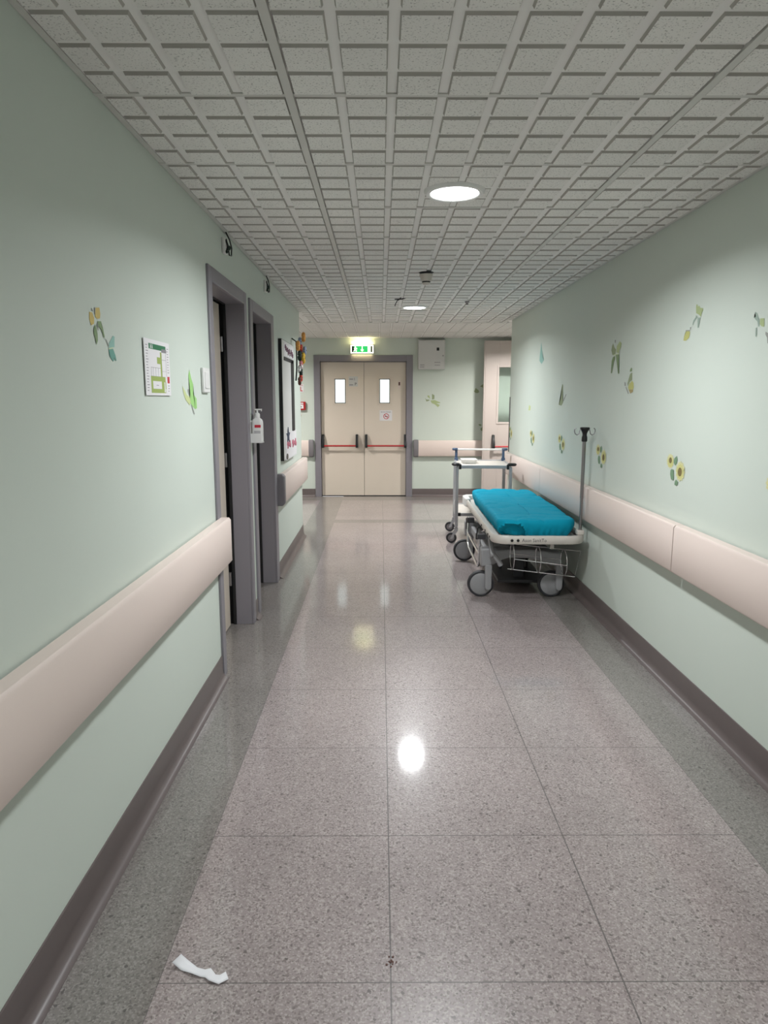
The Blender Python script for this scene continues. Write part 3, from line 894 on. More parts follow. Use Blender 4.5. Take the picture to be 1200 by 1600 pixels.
# notice board
t = thing('notice_board', 'black framed notice board with title card hung beside the second side door', 'notice board', (XL, 6.25, 0.97))
Y0, Y1, Z0, Z1 = 5.86, 6.64, 0.958, 1.985
bm = B(); box(bm, XL + 0.0005, XL + 0.028, Y0, Y1, Z0, Z1)
obj('backing', bm, 'black', t, bevel=0.002)
bm = B(); box(bm, XL + 0.0275, XL + 0.031, Y0 + 0.006, Y1 - 0.004, Z0 + 0.006, Z1 - 0.006)
obj('white_panel', bm, 'white', t)
bm = B()
box(bm, XL + 0.030, XL + 0.036, 5.96, 6.60, 1.812, 1.842)
box(bm, XL + 0.030, XL + 0.036, 6.42, 6.60, 1.19, 1.83)
obj('inner_frame', bm, 'rubber', t)
bm = B(); box(bm, XL + 0.030, XL + 0.0335, 5.955, 6.63, 1.848, 1.965)
card = obj('title_card', bm, 'paper', t)
bm = B()
rnd = random.Random(11)
def scribble(bm, y, z, h, wd, t, n=5, mi=0):
    pts = []
    for i in range(n * 6 + 1):
        f = i / (n * 6)
        pts.append((XL + t, y + wd * f, z + h * 0.5 * sin(f * n * 2 * pi) * (0.6 + 0.4 * sin(f * 9))))
    tube(bm, pts, 0.006, seg=6, mi=mi)
scribble(bm, 6.02, 1.920, 0.06, 0.12, 0.035, 2)
obj('title_lettering', bm, 'purple', card)
for yy, zz, ww, nn in ((6.17, 1.900, 0.18, 3), (6.40, 1.895, 0.14, 2)):
    bm = B(); scribble(bm, yy, zz, 0.075, ww, 0.035, nn)
    obj('title_lettering', bm, 'purple', card)
bm = B(); box(bm, XL + 0.030, XL + 0.034, 5.955, 6.700, 0.955, 1.195)
card = obj('lower_card', bm, 'paper', t)
bm = B()
prism(bm, [(6.10 + (0.115 if i % 2 == 0 else 0.05) * cos(pi / 2 + i * pi / 5), 1.165 + (0.075 if i % 2 == 0 else 0.03) * sin(pi / 2 + i * pi / 5)) for i in range(10)], Lw, 0.034, 0.039)
obj('star', bm, 'navy', card)
bm = B()
scribble(bm, 6.02, 1.085, 0.07, 0.22, 0.036, 4)
obj('pink_lettering', bm, 'pink', card)
bm = B(); scribble(bm, 6.36, 1.078, 0.08, 0.28, 0.036, 5)
obj('pink_lettering', bm, 'pink', card)
bm = B(); prism(bm, ell((6.02, 0.985), 0.05, 0.026), Lw, 0.034, 0.038)
obj('round_sticker', bm, 'black', card)

# bright felt garland hanging at the far edge of the notice board
t = thing('felt_garland', 'colourful garland of felt flowers hanging at the far edge of the notice board', 'garland', (XL, 6.70, 1.66))
GD = -0.585
def on_wall(z): return XL + 0.046
bm = B(); tube(bm, [(XL + 0.003, 6.74, 2.06), (XL + 0.045, 6.74, 2.03), (XL + 0.050, 6.73, 1.86), (XL + 0.046, 6.73, 1.75), (XL + 0.04, 6.71, 1.66)], 0.007)
obj('cord', bm, 'dgreen', t, smooth=True)
def felt_flower(y, z, d, r, m, petals=6, core='brown', up=0.0):
    y += GD
    d += 0.030
    bm = B()
    for i in range(petals):
        a = 2 * pi * i / petals + up
        c = Vector((XL + d, y + 0.35 * r * sin(a), z + r * 0.62 * cos(a)))
        bmesh.ops.create_icosphere(bm, subdivisions=2, radius=1.0, matrix=Matrix.Translation(c) @ Matrix.Rotation(a, 4, 'X') @ Matrix.Diagonal((r * 0.45, r * 0.34, r * 0.5, 1)))
    o = obj('felt_flower', bm, m, t, smooth=True)
    bm = B(); bmesh.ops.create_icosphere(bm, subdivisions=2, radius=r * 0.34, matrix=Matrix.Translation((XL + d + r * 0.16, y, z)))
    obj('flower_core', bm, core, o, smooth=True)
felt_flower(7.34, 2.072, 0.085, 0.042, 'orange', 6, 'orange')
felt_flower(7.33, 2.030, 0.050, 0.036, 'bluegrey', 5, 'black')
felt_flower(7.26, 1.985, 0.040, 0.045, 'orange', 6, 'yellow', 0.3)
felt_flower(7.33, 1.965, 0.060, 0.036, 'redfelt', 6, 'orange')
felt_flower(7.34, 1.945, 0.095, 0.038, 'bluegrey', 6, 'dgreen', 0.2)
felt_flower(7.30, 1.895, 0.050, 0.045, 'dgreen', 6, 'black')
felt_flower(7.33, 1.875, 0.078, 0.050, 'yellow', 8, 'brown')
felt_flower(7.31, 1.815, 0.060, 0.038, 'pinkfelt', 6, 'redfelt')
felt_flower(7.29, 1.768, 0.046, 0.036, 'white', 5, 'white', 0.4)
felt_flower(7.30, 1.740, 0.060, 0.036, 'dgreen', 6, 'black', 0.5)
felt_flower(7.30, 1.690, 0.058, 0.036, 'redfelt', 6, 'brown')
felt_flower(7.27, 1.655, 0.048, 0.036, 'brown', 6, 'redfelt', 0.2)
bm = B()
for s in (-1, 1):
    prism(bm, [(6.705 - s * 0.004, 1.792), (6.705 + s * 0.045, 1.815), (6.705 + s * 0.05, 1.775)], Lw, 0.098, 0.106)
obj('ribbon_bow', bm, 'white', t, bevel=0.002)

# clumps of loose cable at the top of the left wall
def cable_clump(y, label, s):
    t = thing('cable_clump', label, 'cable', (XL, y, 2.30), 'loose cables at the ceiling edge')
    bm = B(); box(bm, XL + 0.0005, XL + 0.018, y - 0.05 * s, y + 0.012, 2.262, 2.345)
    obj('junction_block', bm, 'white', t, bevel=0.004)
    bm = B()
    tube(bm, [(XL + 0.012, y + 0.01, 2.384), (XL + 0.024, y + 0.045 * s, 2.350), (XL + 0.026, y + 0.085 * s, 2.315), (XL + 0.024, y + 0.08 * s, 2.272), (XL + 0.022, y + 0.04 * s, 2.268), (XL + 0.022, y + 0.012, 2.30), (XL + 0.02, y - 0.02, 2.34)], 0.004, seg=8)
    tube(bm, [(XL + 0.02, y - 0.03, 2.335), (XL + 0.026, y - 0.015, 2.31), (XL + 0.022, y + 0.005, 2.30), (XL + 0.022, y - 0.02, 2.285)], 0.005, seg=8)
    obj('cable', bm, 'black', t, smooth=True)
    bm = B()
    bmesh.ops.create_icosphere(bm, subdivisions=2, radius=0.014, matrix=Matrix.Translation((XL + 0.024, y + 0.01, 2.300)))
    bmesh.ops.create_icosphere(bm, subdivisions=2, radius=0.009, matrix=Matrix.Translation((XL + 0.022, y - 0.03, 2.272)))
    obj('connector', bm, 'dgreen', t, smooth=True)
cable_clump(3.92, 'black cable loop with white block above the first side door', 1.0)
cable_clump(5.25, 'black cable stub with white block above the second side door', 0.8)

# ------------------------------------------------------------------ things on the end wall
Bw = lambda a, b, t: (a, YB - t, b)
t = thing('exit_sign', 'lit green exit sign with running man and arrow above the double doors', 'exit sign', (-0.278, YB, 2.155))
ex0, ex1, ez0, ez1 = -0.452, -0.104, 2.152, 2.284
bm = B(); box(bm, ex0, ex1, YB - 0.058, YB - 0.0005, ez0, ez1)
obj('housing', bm, 'white', t, bevel=0.006)
bm = B()
fr = 0.022
box(bm, ex0 + 0.004, ex1 - 0.004, YB - 0.060, YB - 0.0575, ez0 + 0.005, ez0 + fr); box(bm, ex0 + 0.004, ex1 - 0.004, YB - 0.060, YB - 0.0575, ez1 - fr, ez1 - 0.005)
box(bm, ex0 + 0.004, ex0 + fr, YB - 0.060, YB - 0.0575, ez0 + fr, ez1 - fr); box(bm, ex1 - fr, ex1 - 0.004, YB - 0.060, YB - 0.0575, ez0 + fr, ez1 - fr)
obj('lit_border', bm, 'exitwhite', t)
bm = B(); box(bm, ex0 + fr, ex1 - fr, YB - 0.0595, YB - 0.0575, ez0 + fr, ez1 - fr)
face = obj('lit_face', bm, 'exitgreen', t)
def sq(u, v): return (ex0 + fr + u * (ex1 - ex0 - 2 * fr), ez0 + fr + v * (ez1 - ez0 - 2 * fr))
bm = B(); prism(bm, [sq(0, 0), sq(0.10, 0), sq(0.10, 1), sq(0, 1)], Bw, 0.0595, 0.0600)
obj('dim_end', bm, 'exitdim', face)
bm = B(); prism(bm, [sq(0.925, 0), sq(1, 0), sq(1, 1), sq(0.925, 1)], Bw, 0.0595, 0.0600)
obj('dim_end', bm, 'exitdim', face)
bm = B()
prism(bm, [(sq(0.17, 0.86)[0] + 0.010 * cos(a * pi / 5), sq(0.17, 0.86)[1] + 0.010 * sin(a * pi / 5)) for a in range(10)], Bw, 0.0595, 0.0603)
prism(bm, [sq(0.10, 0.62), sq(0.17, 0.74), sq(0.24, 0.70), sq(0.27, 0.50), sq(0.25, 0.48), sq(0.215, 0.58), sq(0.20, 0.42), sq(0.25, 0.26), sq(0.22, 0.04), sq(0.19, 0.05), sq(0.20, 0.24), sq(0.16, 0.34), sq(0.14, 0.16), sq(0.07, 0.12), sq(0.07, 0.20), sq(0.11, 0.24), sq(0.14, 0.60), sq(0.11, 0.55)], Bw, 0.0595, 0.0603)
obj('running_man', bm, 'exitwhite', face)
bm = B()
prism(bm, [sq(0.485, 1), sq(0.525, 1), sq(0.525, 0.42), sq(0.59, 0.42), sq(0.505, 0.06), sq(0.42, 0.42), sq(0.485, 0.42)], Bw, 0.0595, 0.0603)
obj('arrow', bm, 'exitwhite', face)
bm = B()
prism(bm, [sq(0.78, 0.0), sq(0.92, 0.0), sq(0.92, 1.0), sq(0.78, 1.0)], Bw, 0.0595, 0.0603)
obj('door_symbol', bm, 'exitwhite', face)
ld = bpy.data.lights.new('exit_sign_tube', 'AREA')
ld.shape = 'RECTANGLE'; ld.size = 0.30; ld.size_y = 0.03; ld.energy = 1.0; ld.color = (1.0, 0.86, 0.42)
lo = bpy.data.objects.new('exit_sign_tube', ld); COL.objects.link(lo)
lo.parent = t; lo.location = (0, -0.03, ez1 - 2.155 + 0.004); lo.rotation_euler = (pi, 0, 0)
ld2 = ld.copy(); ld2.energy = 0.5
lo = bpy.data.objects.new('exit_sign_tube', ld2); COL.objects.link(lo)
lo.parent = t; lo.location = (0, -0.04, ez0 - 2.155 - 0.003)

t = thing('wall_cabinet', 'white square electrical cabinet high on the end wall', 'cabinet', (0.756, YB, 1.93))
cx0, cx1, cz0, cz1 = 0.556, 0.952, 1.925, 2.348
bm = B(); box(bm, cx0, cx1, YB - 0.11, YB - 0.0005, cz0, cz1)
obj('body', bm, 'greypaint', t, bevel=0.003)
bm = B(); box(bm, cx0 + 0.012, cx1 - 0.012, YB - 0.117, YB - 0.110, cz0 + 0.012, cz1 - 0.012)
dr = obj('cabinet_door', bm, 'greypaint', t, bevel=0.002)
bm = B(); box(bm, cx0 + 0.270, cx0 + 0.308, YB - 0.120, YB - 0.1165, cz0 + 0.268, cz0 + 0.312)
obj('viewing_window', bm, 'black', dr)
bm = B(); cyl(bm, (cx1 - 0.030, YB - 0.1165, cz0 + 0.195), (cx1 - 0.030, YB - 0.122, cz0 + 0.195), 0.010)
obj('lock', bm, 'steel', dr)
bm = B()
for z, a, b, h in ((0.092, 0.24, 0.325, 0.011), (0.052, 0.245, 0.325, 0.011), (0.054, 0.028, 0.092, 0.013), (0.024, 0.026, 0.095, 0.013)):
    bm = B()
    x = cx0 + a
    while x < cx0 + b - 0.004:
        wd = rnd.uniform(0.005, 0.009)
        box(bm, x, min(x + wd, cx0 + b), YB - 0.1178, YB - 0.1168, cz0 + z, cz0 + z + h)
        x += wd + 0.003
    obj('small_lettering', bm, 'inkgrey', dr)

t = thing('alarm_call_point', 'red fire alarm box on the end wall beside the notice board corner', 'fire alarm', (-1.19, YB, 1.32))
bm = B(); box(bm, -1.258, -1.135, YB - 0.05, YB - 0.0005, 1.322, 1.446)
obj('housing', bm, 'red', t, bevel=0.006)
bm = B(); box(bm, -1.240, -1.165, YB - 0.053, YB - 0.0495, 1.345, 1.405)
obj('white_plate', bm, 'paper', t)
bm = B(); cyl(bm, (-1.20, YB - 0.0525, 1.372), (-1.20, YB - 0.055, 1.372), 0.011)
obj('push_disc', bm, 'inkgrey', t)
bm = B(); box(bm, -1.240, -1.165, YB - 0.053, YB - 0.0495, 1.415, 1.432)
obj('white_strip', bm, 'paper', t)
t = thing('alarm_sign', 'white and red fire alarm sign above the red alarm box', 'sign', (-1.22, YB, 1.59))
bm = B(); box(bm, -1.275, -1.160, YB - 0.004, YB - 0.0005, 1.588, 1.706)
obj('plate', bm, 'paper', t)
bm = B()
prism(bm, [(-1.262, 1.695), (-1.172, 1.695), (-1.172, 1.688), (-1.262, 1.688)], Bw, 0.004, 0.0046)
prism(bm, ell((-1.225, 1.665), 0.020, 0.018, 16), Bw, 0.004, 0.0046)
prism(bm, [(-1.225, 1.655), (-1.200, 1.665), (-1.200, 1.618), (-1.178, 1.612), (-1.178, 1.602), (-1.222, 1.602), (-1.222, 1.612)], Bw, 0.004, 0.0046)
obj('red_symbol', bm, 'signred', t)
t = thing('bell_push', 'small round pinkish push button below the red alarm box', 'button', (-1.225, YB, 1.25))
bm = B(); lathe(bm, [(0.020, 0.0005), (0.020, 0.008), (0.017, 0.011), (0, 0.011)], (-1.222, YB, 1.252), (0, -1, 0), 20)
obj('rim', bm, 'cream', t, smooth=True)
bm = B(); lathe(bm, [(0.010, 0.010), (0.010, 0.015), (0, 0.016)], (-1.222, YB, 1.252), (0, -1, 0), 16)
obj('plunger', bm, 'stain', t, smooth=True)

# notices stuck on the double doors
DW = lambda a, b, t: (a, LY0 - t, b)
t = thing('no_smoking_notice', 'small white no smoking notice below the second pane of the double doors', 'sign', (0.068, LY0, 1.28))
nx0, nx1, nz0, nz1 = -0.018, 0.172, 1.160, 1.318
bm = B(); box(bm, nx0, nx1, LY0 - 0.003, LY0 - 0.0003, nz0, nz1)
obj('sheet', bm, 'paper', t)
bm = B()
c = (nx0 + 0.10, nz0 + 0.066)
o_, i_ = ell(c, 0.043, 0.043, 32), ell(c, 0.034, 0.034, 32)
for k in range(32):
    l = (k + 1) % 32
    prism(bm, [o_[k], o_[l], i_[l], i_[k]], DW, 0.003, 0.0036)
prism(bm, [(c[0] - 0.030, c[1] + 0.024), (c[0] - 0.024, c[1] + 0.030), (c[0] + 0.030, c[1] - 0.024), (c[0] + 0.024, c[1] - 0.030)], DW, 0.003, 0.0037)
obj('prohibition_ring', bm, 'signred', t)
bm = B(); prism(bm, [(c[0] - 0.024, c[1] - 0.006), (c[0] + 0.024, c[1] - 0.006), (c[0] + 0.024, c[1] + 0.003), (c[0] - 0.024, c[1] + 0.003)], DW, 0.003, 0.0034)
obj('cigarette', bm, 'ink', t)
obj('lettering', text_bm('VIETATO FUMARE', 0.0195, lambda a, b: (nx0 + 0.014 + a, LY0 - 0.0034, nz1 - 0.034 + b)), 'ink', t)
t = thing('door_label', 'small grey label with two symbols beside the first pane of the double doors', 'sign', (-0.40, LY0, 1.72))
bm = B(); box(bm, -0.485, -0.348, LY0 - 0.0025, LY0 - 0.0003, 1.675, 1.822)
obj('plate', bm, 'greypaint', t)
obj('letter', text_bm('I', 0.05, lambda a, b: (-0.404 + a, LY0 - 0.0029, 1.768 + b)), 'ink', t)
bm = text_bm('P', 0.06, lambda a, b: (-0.396 + a, LY0 - 0.0029, 1.690 + b))
for z in (1.777, 1.692):
    bm2 = B(); box(bm2, -0.475, -0.418, LY0 - 0.0029, LY0 - 0.0024, z, z + 0.013)
    obj('text_line', bm2, 'inkgrey', t)
obj('letter', bm, 'ink', t)
t = thing('door_sticker', 'tiny pale sticker near the frame side of the second fire door leaf', 'sticker', (0.28, LY0, 1.70))
bm = B(); box(bm, 0.262, 0.300, LY0 - 0.002, LY0 - 0.0003, 1.635, 1.755)
obj('paper', bm, 'cream', t)
bm = B(); box(bm, 0.268, 0.292, LY0 - 0.0026, LY0 - 0.0019, 1.69, 1.74)
obj('print', bm, 'stain', t)

# ------------------------------------------------------------------ things on the ceiling
t = thing('smoke_detector', 'cream smoke detector with black grille on the corridor ceiling', 'smoke detector', (0.326, 5.10, ZC))
bm = B(); lathe(bm, [(0, 0.0), (0.056, 0.0), (0.052, -0.008), (0.030, -0.014), (0.022, -0.022), (0, -0.022)], (0.326, 5.10, ZC - 0.004), seg=32)
obj('mount', bm, 'gdark', t, smooth=True)
bm = B(); lathe(bm, [(0, -0.016), (0.050, -0.018), (0.048, -0.030), (0.036, -0.064), (0.034, -0.066), (0, -0.066)], (0.326, 5.10, ZC - 0.004), seg=32)
obj('body', bm, 'offwhite', t, smooth=True)
bm = B(); lathe(bm, [(0, -0.064), (0.030, -0.065), (0.030, -0.076), (0, -0.076)], (0.326, 5.10, ZC - 0.004), seg=32)
obj('grille', bm, 'black', t, smooth=True)
bm = B(); lathe(bm, [(0, -0.075), (0.031, -0.075), (0.029, -0.083), (0.020, -0.089), (0, -0.090)], (0.326, 5.10, ZC - 0.004), seg=32)
obj('cap', bm, 'offwhite', t, smooth=True)
bm = B()
tube(bm, [(0.185, 6.36, ZC + 0.0), (0.165, 6.37, ZC - 0.016), (0.148, 6.38, ZC - 0.028), (0.133, 6.385, ZC - 0.055), (0.128, 6.39, ZC - 0.072)], 0.004, seg=8)
tube(bm, [(0.128, 6.40, ZC - 0.010), (0.165, 6.37, ZC - 0.016), (0.20, 6.36, ZC - 0.013), (0.225, 6.37, ZC - 0.004)], 0.006, seg=8)
tag(obj('loose_wire', bm, 'black', smooth=True), 'short black wire dangling from the ceiling near the deeper light', 'wire')
bm = B(); lathe(bm, [(0, 0), (0.024, 0), (0.022, -0.010), (0.012, -0.016), (0.010, -0.028), (0, -0.028)], (0.804, 6.58, ZC - 0.006), seg=24)
tag(obj('sprinkler_head', bm, 'steel', smooth=True), 'small grey sprinkler head on the ceiling beside the deeper light', 'sprinkler')

# ------------------------------------------------------------------ litter on the floor
bm = B()
path = [((-0.545, 1.604), 0.013, 0.016), ((-0.520, 1.590), 0.004, 0.014), ((-0.490, 1.574), 0.003, 0.013), ((-0.466, 1.566), 0.003, 0.012), ((-0.452, 1.564), 0.006, 0.012), ((-0.438, 1.552), 0.002, 0.013), ((-0.418, 1.545), 0.004, 0.014), ((-0.400, 1.556), 0.006, 0.010)]
rows = []
for i, ((x, y), z, wd) in enumerate(path):
    a = path[min(i + 1, 7)][0]; b = path[max(i - 1, 0)][0]
    d = Vector((a[0] - b[0], a[1] - b[1], 0)).normalized()
    n = Vector((-d.y, d.x, 0)) * wd
    tilt = 0.004 * sin(i * 2.1)
    rows.append([Vector((x, y, z)) + n * s + Vector((0, 0, max(0.001 - z, s * tilt))) for s in (-1, -0.4, 0.4, 1)])
vs = [[bm.verts.new(p) for p in r] for r in rows]
for a, b in zip(vs, vs[1:]):
    for k in range(3):
        bm.faces.new((a[k], a[k + 1], b[k + 1], b[k]))
o = obj('paper_strip', bm, 'tape', smooth=True)
sm = o.modifiers.new('thickness', 'SOLIDIFY'); sm.thickness = 0.0008
tag(o, 'crumpled white strip of paper lying on the floor', 'paper scrap')
bm = B()
rnd = random.Random(5)
for i in range(16):
    a, r = rnd.uniform(0, 2 * pi), rnd.uniform(0, 0.018)
    cyl(bm, (0.026 + r * 1.2 * cos(a), 1.603 + r * sin(a), 0.0003), (0.026 + r * 1.2 * cos(a), 1.603 + r * sin(a), 0.0003 + rnd.uniform(0.0006, 0.002)), rnd.uniform(0.0012, 0.0032), seg=7)
o = obj('dirt_crumbs', bm, 'stain'); o['kind'] = 'stuff'
tag(o, 'brown crumbs of dirt on a floor seam near the viewer', 'dirt')

# ------------------------------------------------------------------ hospital stretcher against the right wall
GX, GY, GR = 1.12, 4.72, radians(-1.1)
g = thing('hospital_stretcher', 'grey and cream wheeled stretcher with IV pole parked along the sunflower wall', 'stretcher', (GX, GY, 0))
def rail_path(x0, x1, y0, y1, r, n=8):
    return rrect(((x0 + x1) / 2, (y0 + y1) / 2), (x1 - x0) / 2, (y1 - y0) / 2, r, n)
def sweep_loop(bm, inner, outer, z0, z1, ch=0.008):
    """closed band between two loops of equal length, with softened upper and lower edges"""
    n = len(inner)
    prof = []
    for k in range(n):
        i, o = Vector(inner[k]), Vector(outer[k])
        d = (o - i); L_ = d.length; d = d / L_
        p = [(i, z0 + ch), (i + d * ch, z0), (o - d * ch, z0), (o, z0 + ch * 1.6), (o, z1 - ch * 1.6), (o - d * ch, z1), (i + d * ch, z1), (i, z1 - ch)]
        prof.append([bm.verts.new((q.x, q.y, z)) for q, z in p])
    for k in range(n):
        a, b = prof[k], prof[(k + 1) % n]
        for m in range(8):
            q = (m + 1) % 8
            bm.faces.new((a[m], a[q], b[q], b[m]))
bm = B()
sweep_loop(bm, rail_path(0.816, 1.430, 4.746, 6.714, 0.092), rail_path(0.788, 1.458, 4.714, 6.746, 0.122), 0.470, 0.530)
rail = obj('bumper_rail', bm, 'offwhite', g, smooth=True)
for x, z in ((0.925, 0.499), (0.968, 0.499)):
    bm = B(); cyl(bm, (x, 4.7145, z), (x, 4.7085, z), 0.010, seg=14)
    obj('bolt', bm, 'black', rail)
for y in (4.86, 4.95, 5.10, 5.32):
    bm = B(); cyl(bm, (0.7885, y, 0.497), (0.7825, y, 0.497), 0.009, seg=12)
    obj('bolt', bm, 'black', rail)
obj('handwriting', text_bm('Ason SanitTo', 0.036, lambda a, b: (0.996 + a * 0.88, 4.7135, 0.488 + b)), 'ink', rail)
bm = B()
prism(bm, [(0.826, 6.46), (0.790, 6.46), (0.772, 6.52), (0.772, 6.70), (0.81, 6.76), (0.90, 6.762), (0.93, 6.744), (0.93, 6.708), (0.86, 6.70), (0.828, 6.66)], lambda a, b, t: (a, b, t), 0.462, 0.545)
obj('corner_buffer', bm, 'white', rail, bevel=0.010, seg=3)
# litter deck under the mattress
bm = B(); box(bm, 0.828, 1.418, 4.755, 6.705, 0.486, 0.503)
obj('litter_deck', bm, 'offwhite', g, bevel=0.004)
bm = B()
box(bm, 0.86, 0.90, 4.85, 6.60, 0.440, 0.487); box(bm, 1.345, 1.385, 4.85, 6.60, 0.440, 0.487)
for y in (5.05, 5.65, 6.25): box(bm, 0.86, 1.385, y, y + 0.05, 0.430, 0.487)
obj('litter_beams', bm, 'gdark', g, bevel=0.003)
# chassis with arched end members
ARCH = [(0.745, 0.375), (0.800, 0.380), (0.850, 0.366), (0.950, 0.372), (1.10, 0.372), (1.20, 0.366), (1.28, 0.352), (1.345, 0.350), (1.345, 0.240), (1.27, 0.252), (1.20, 0.284), (1.10, 0.306), (0.955, 0.310), (0.900, 0.290), (0.850, 0.262), (0.800, 0.244), (0.745, 0.240)]
for y0, y1 in ((4.985, 5.095), (6.150, 6.255)):
    bm = B(); prism(bm, ARCH, lambda a, b, t: (a, t, b), y0, y1)
    obj('end_member', bm, 'gplastic', g, bevel=0.012, seg=3)
bm = B()
box(bm, 0.80, 0.865, 5.09, 6.16, 0.270, 0.335); box(bm, 1.245, 1.31, 5.09, 6.16, 0.270, 0.335); box(bm, 0.86, 1.25, 5.30, 5.95, 0.285, 0.330)
obj('chassis', bm, 'gplastic', g, bevel=0.008)
for y in (5.38, 5.86):
    bm = B()
    prof = [(0, 0.32)]
    for i in range(7):
        prof += [(0.062, 0.322 + i * 0.017), (0.050, 0.330 + i * 0.017)]
    prof += [(0.05, 0.442), (0, 0.442)]
    lathe(bm, prof, (1.09, y, 0), seg=24)
    obj('lift_column', bm, 'gdark', g, smooth=True)
bm = B(); box(bm, 0.90, 1.27, 5.14, 6.10, 0.075, 0.10)
box(bm, 0.97, 0.99, 5.5, 5.6, 0.10, 0.29); box(bm, 1.18, 1.20, 5.5, 5.6, 0.10, 0.29); box(bm, 1.04, 1.12, 5.24, 5.27, 0.07, 0.29)
obj('lower_tray', bm, 'gdark', g, bevel=0.006)
# wheels: disc towards the corridor ends, castor leg in front of the rim
def castor(x, y, side):
    bm = B()
    lathe(bm, [(0.0, -0.019), (0.084, -0.019), (0.088, -0.022), (0.096, -0.020), (0.100, -0.012), (0.100, 0.012), (0.096, 0.020), (0.088, 0.022), (0.084, 0.019), (0.0, 0.019)], (x, y, 0.1005), (0, 1, 0), 48)
    wh = obj('wheel', bm, 'tyre', g, smooth=True)
    bm = B()
    lathe(bm, [(0, -0.024), (0.030, -0.0235), (0.076, -0.0225), (0.082, -0.019), (0.082, 0.019), (0.076, 0.0225), (0.030, 0.0235), (0, 0.024)], (x, y, 0.1005), (0, 1, 0), 48)
    obj('hub_disc', bm, 'gplastic', wh, smooth=True)
    xc = x + side * 0.052
    bm = B()
    pts = [(xc - 0.026, 0.255), (xc + 0.026, 0.255), (xc + 0.026, 0.085)]
    pts += [(xc + 0.026 * cos(a), 0.085 + 0.03 * sin(a)) for a in (-0.5, -1.0, -pi / 2, -2.1, -2.6)]
    pts += [(xc - 0.026, 0.085)]
    prism(bm, pts, lambda a, b, t: (a, t, b), y - 0.052, y - 0.026)
    box(bm, xc - 0.022, xc + 0.022, y - 0.028, y + 0.03, 0.205, 0.25)
    obj('castor_leg', bm, 'gplastic', g, bevel=0.008, seg=3)
castor(0.752, 5.035, 1); castor(1.285, 5.035, 1); castor(0.745, 6.20, 1); castor(1.285, 6.20, 1)
# folded chrome side rail
bm = B()
tube(bm, [(0.745, 5.84, 0.475), (0.738, 5.83, 0.42), (0.735, 5.82, 0.34), (0.735, 5.80, 0.255), (0.738, 5.74, 0.226), (0.742, 5.16, 0.205), (0.742, 5.11, 0.222), (0.742, 5.10, 0.30), (0.745, 5.10, 0.455)], 0.0105, seg=10)
tube(bm, [(0.735, 5.82, 0.335), (0.742, 5.10, 0.318)], 0.0095, seg=10)
sr = obj('side_rail', bm, 'chrome', g, smooth=True)
bm = B()
box(bm, 0.728, 0.790, 5.085, 5.120, 0.43, 0.470)
obj('rail_clamp', bm, 'gdark', sr, bevel=0.004)
bm = B()
box(bm, 0.728, 0.790, 5.815, 5.866, 0.425, 0.470)
box(bm, 0.722, 0.752, 5.865, 5.885, 0.36, 0.46)
obj('rail_clamp', bm, 'gdark', sr, bevel=0.004)
bm = B()
tube(bm, [(0.775, 5.36, 0.475), (0.760, 5.36, 0.46), (0.757, 5.36, 0.42)], 0.005, seg=8)
cyl(bm, (0.757, 5.36, 0.425), (0.757, 5.36, 0.375), 0.010, seg=12)
obj('release_lever', bm, 'black', g, smooth=True)
# grey actuating arm with its pedal at the near corner
bm = B()
prism(bm, [(5.12, 0.470), (5.05, 0.470), (4.90, 0.360), (4.905, 0.335), (4.96, 0.335)], lambda a, b, t: (t, a, b), 0.805, 0.835)
obj('pedal_arm', bm, 'gplastic', g, bevel=0.006)
bm = B()
tube(bm, [(0.825, 4.93, 0.352), (0.842, 4.925, 0.335), (0.868, 4.92, 0.300), (0.885, 4.92, 0.268)], 0.020, seg=12)
obj('pedal', bm, 'gplastic', g, smooth=True)
# wire cradle for an oxygen bottle
bm = B()
wr = 0.0034
for x, z in ((0.945, 0.366), (1.133, 0.343), (1.318, 0.320)):
    tube(bm, [(x, 4.80 + 0.093 * cos(2 * pi * i / 40), z + 0.093 * sin(2 * pi * i / 40)) for i in range(40)], wr, 6, True)
tube(bm, [(0.920, 4.80, 0.460), (1.435, 4.80, 0.404), (1.402, 4.80, 0.214), (0.915, 4.80, 0.272)], wr, 6)
for s in (-1, 1):
    tube(bm, [(0.945, 4.80 + s * 0.093, 0.366), (1.318, 4.80 + s * 0.093, 0.320)], wr * 0.8, 6)
cr = obj('bottle_cradle', bm, 'chrome', g, smooth=True)
bm = B()
box(bm, 0.972, 0.992, 4.79, 4.81, 0.452, 0.472); box(bm, 1.215, 1.240, 4.79, 4.81, 0.424, 0.472)
obj('hanger', bm, 'offwhite', cr)
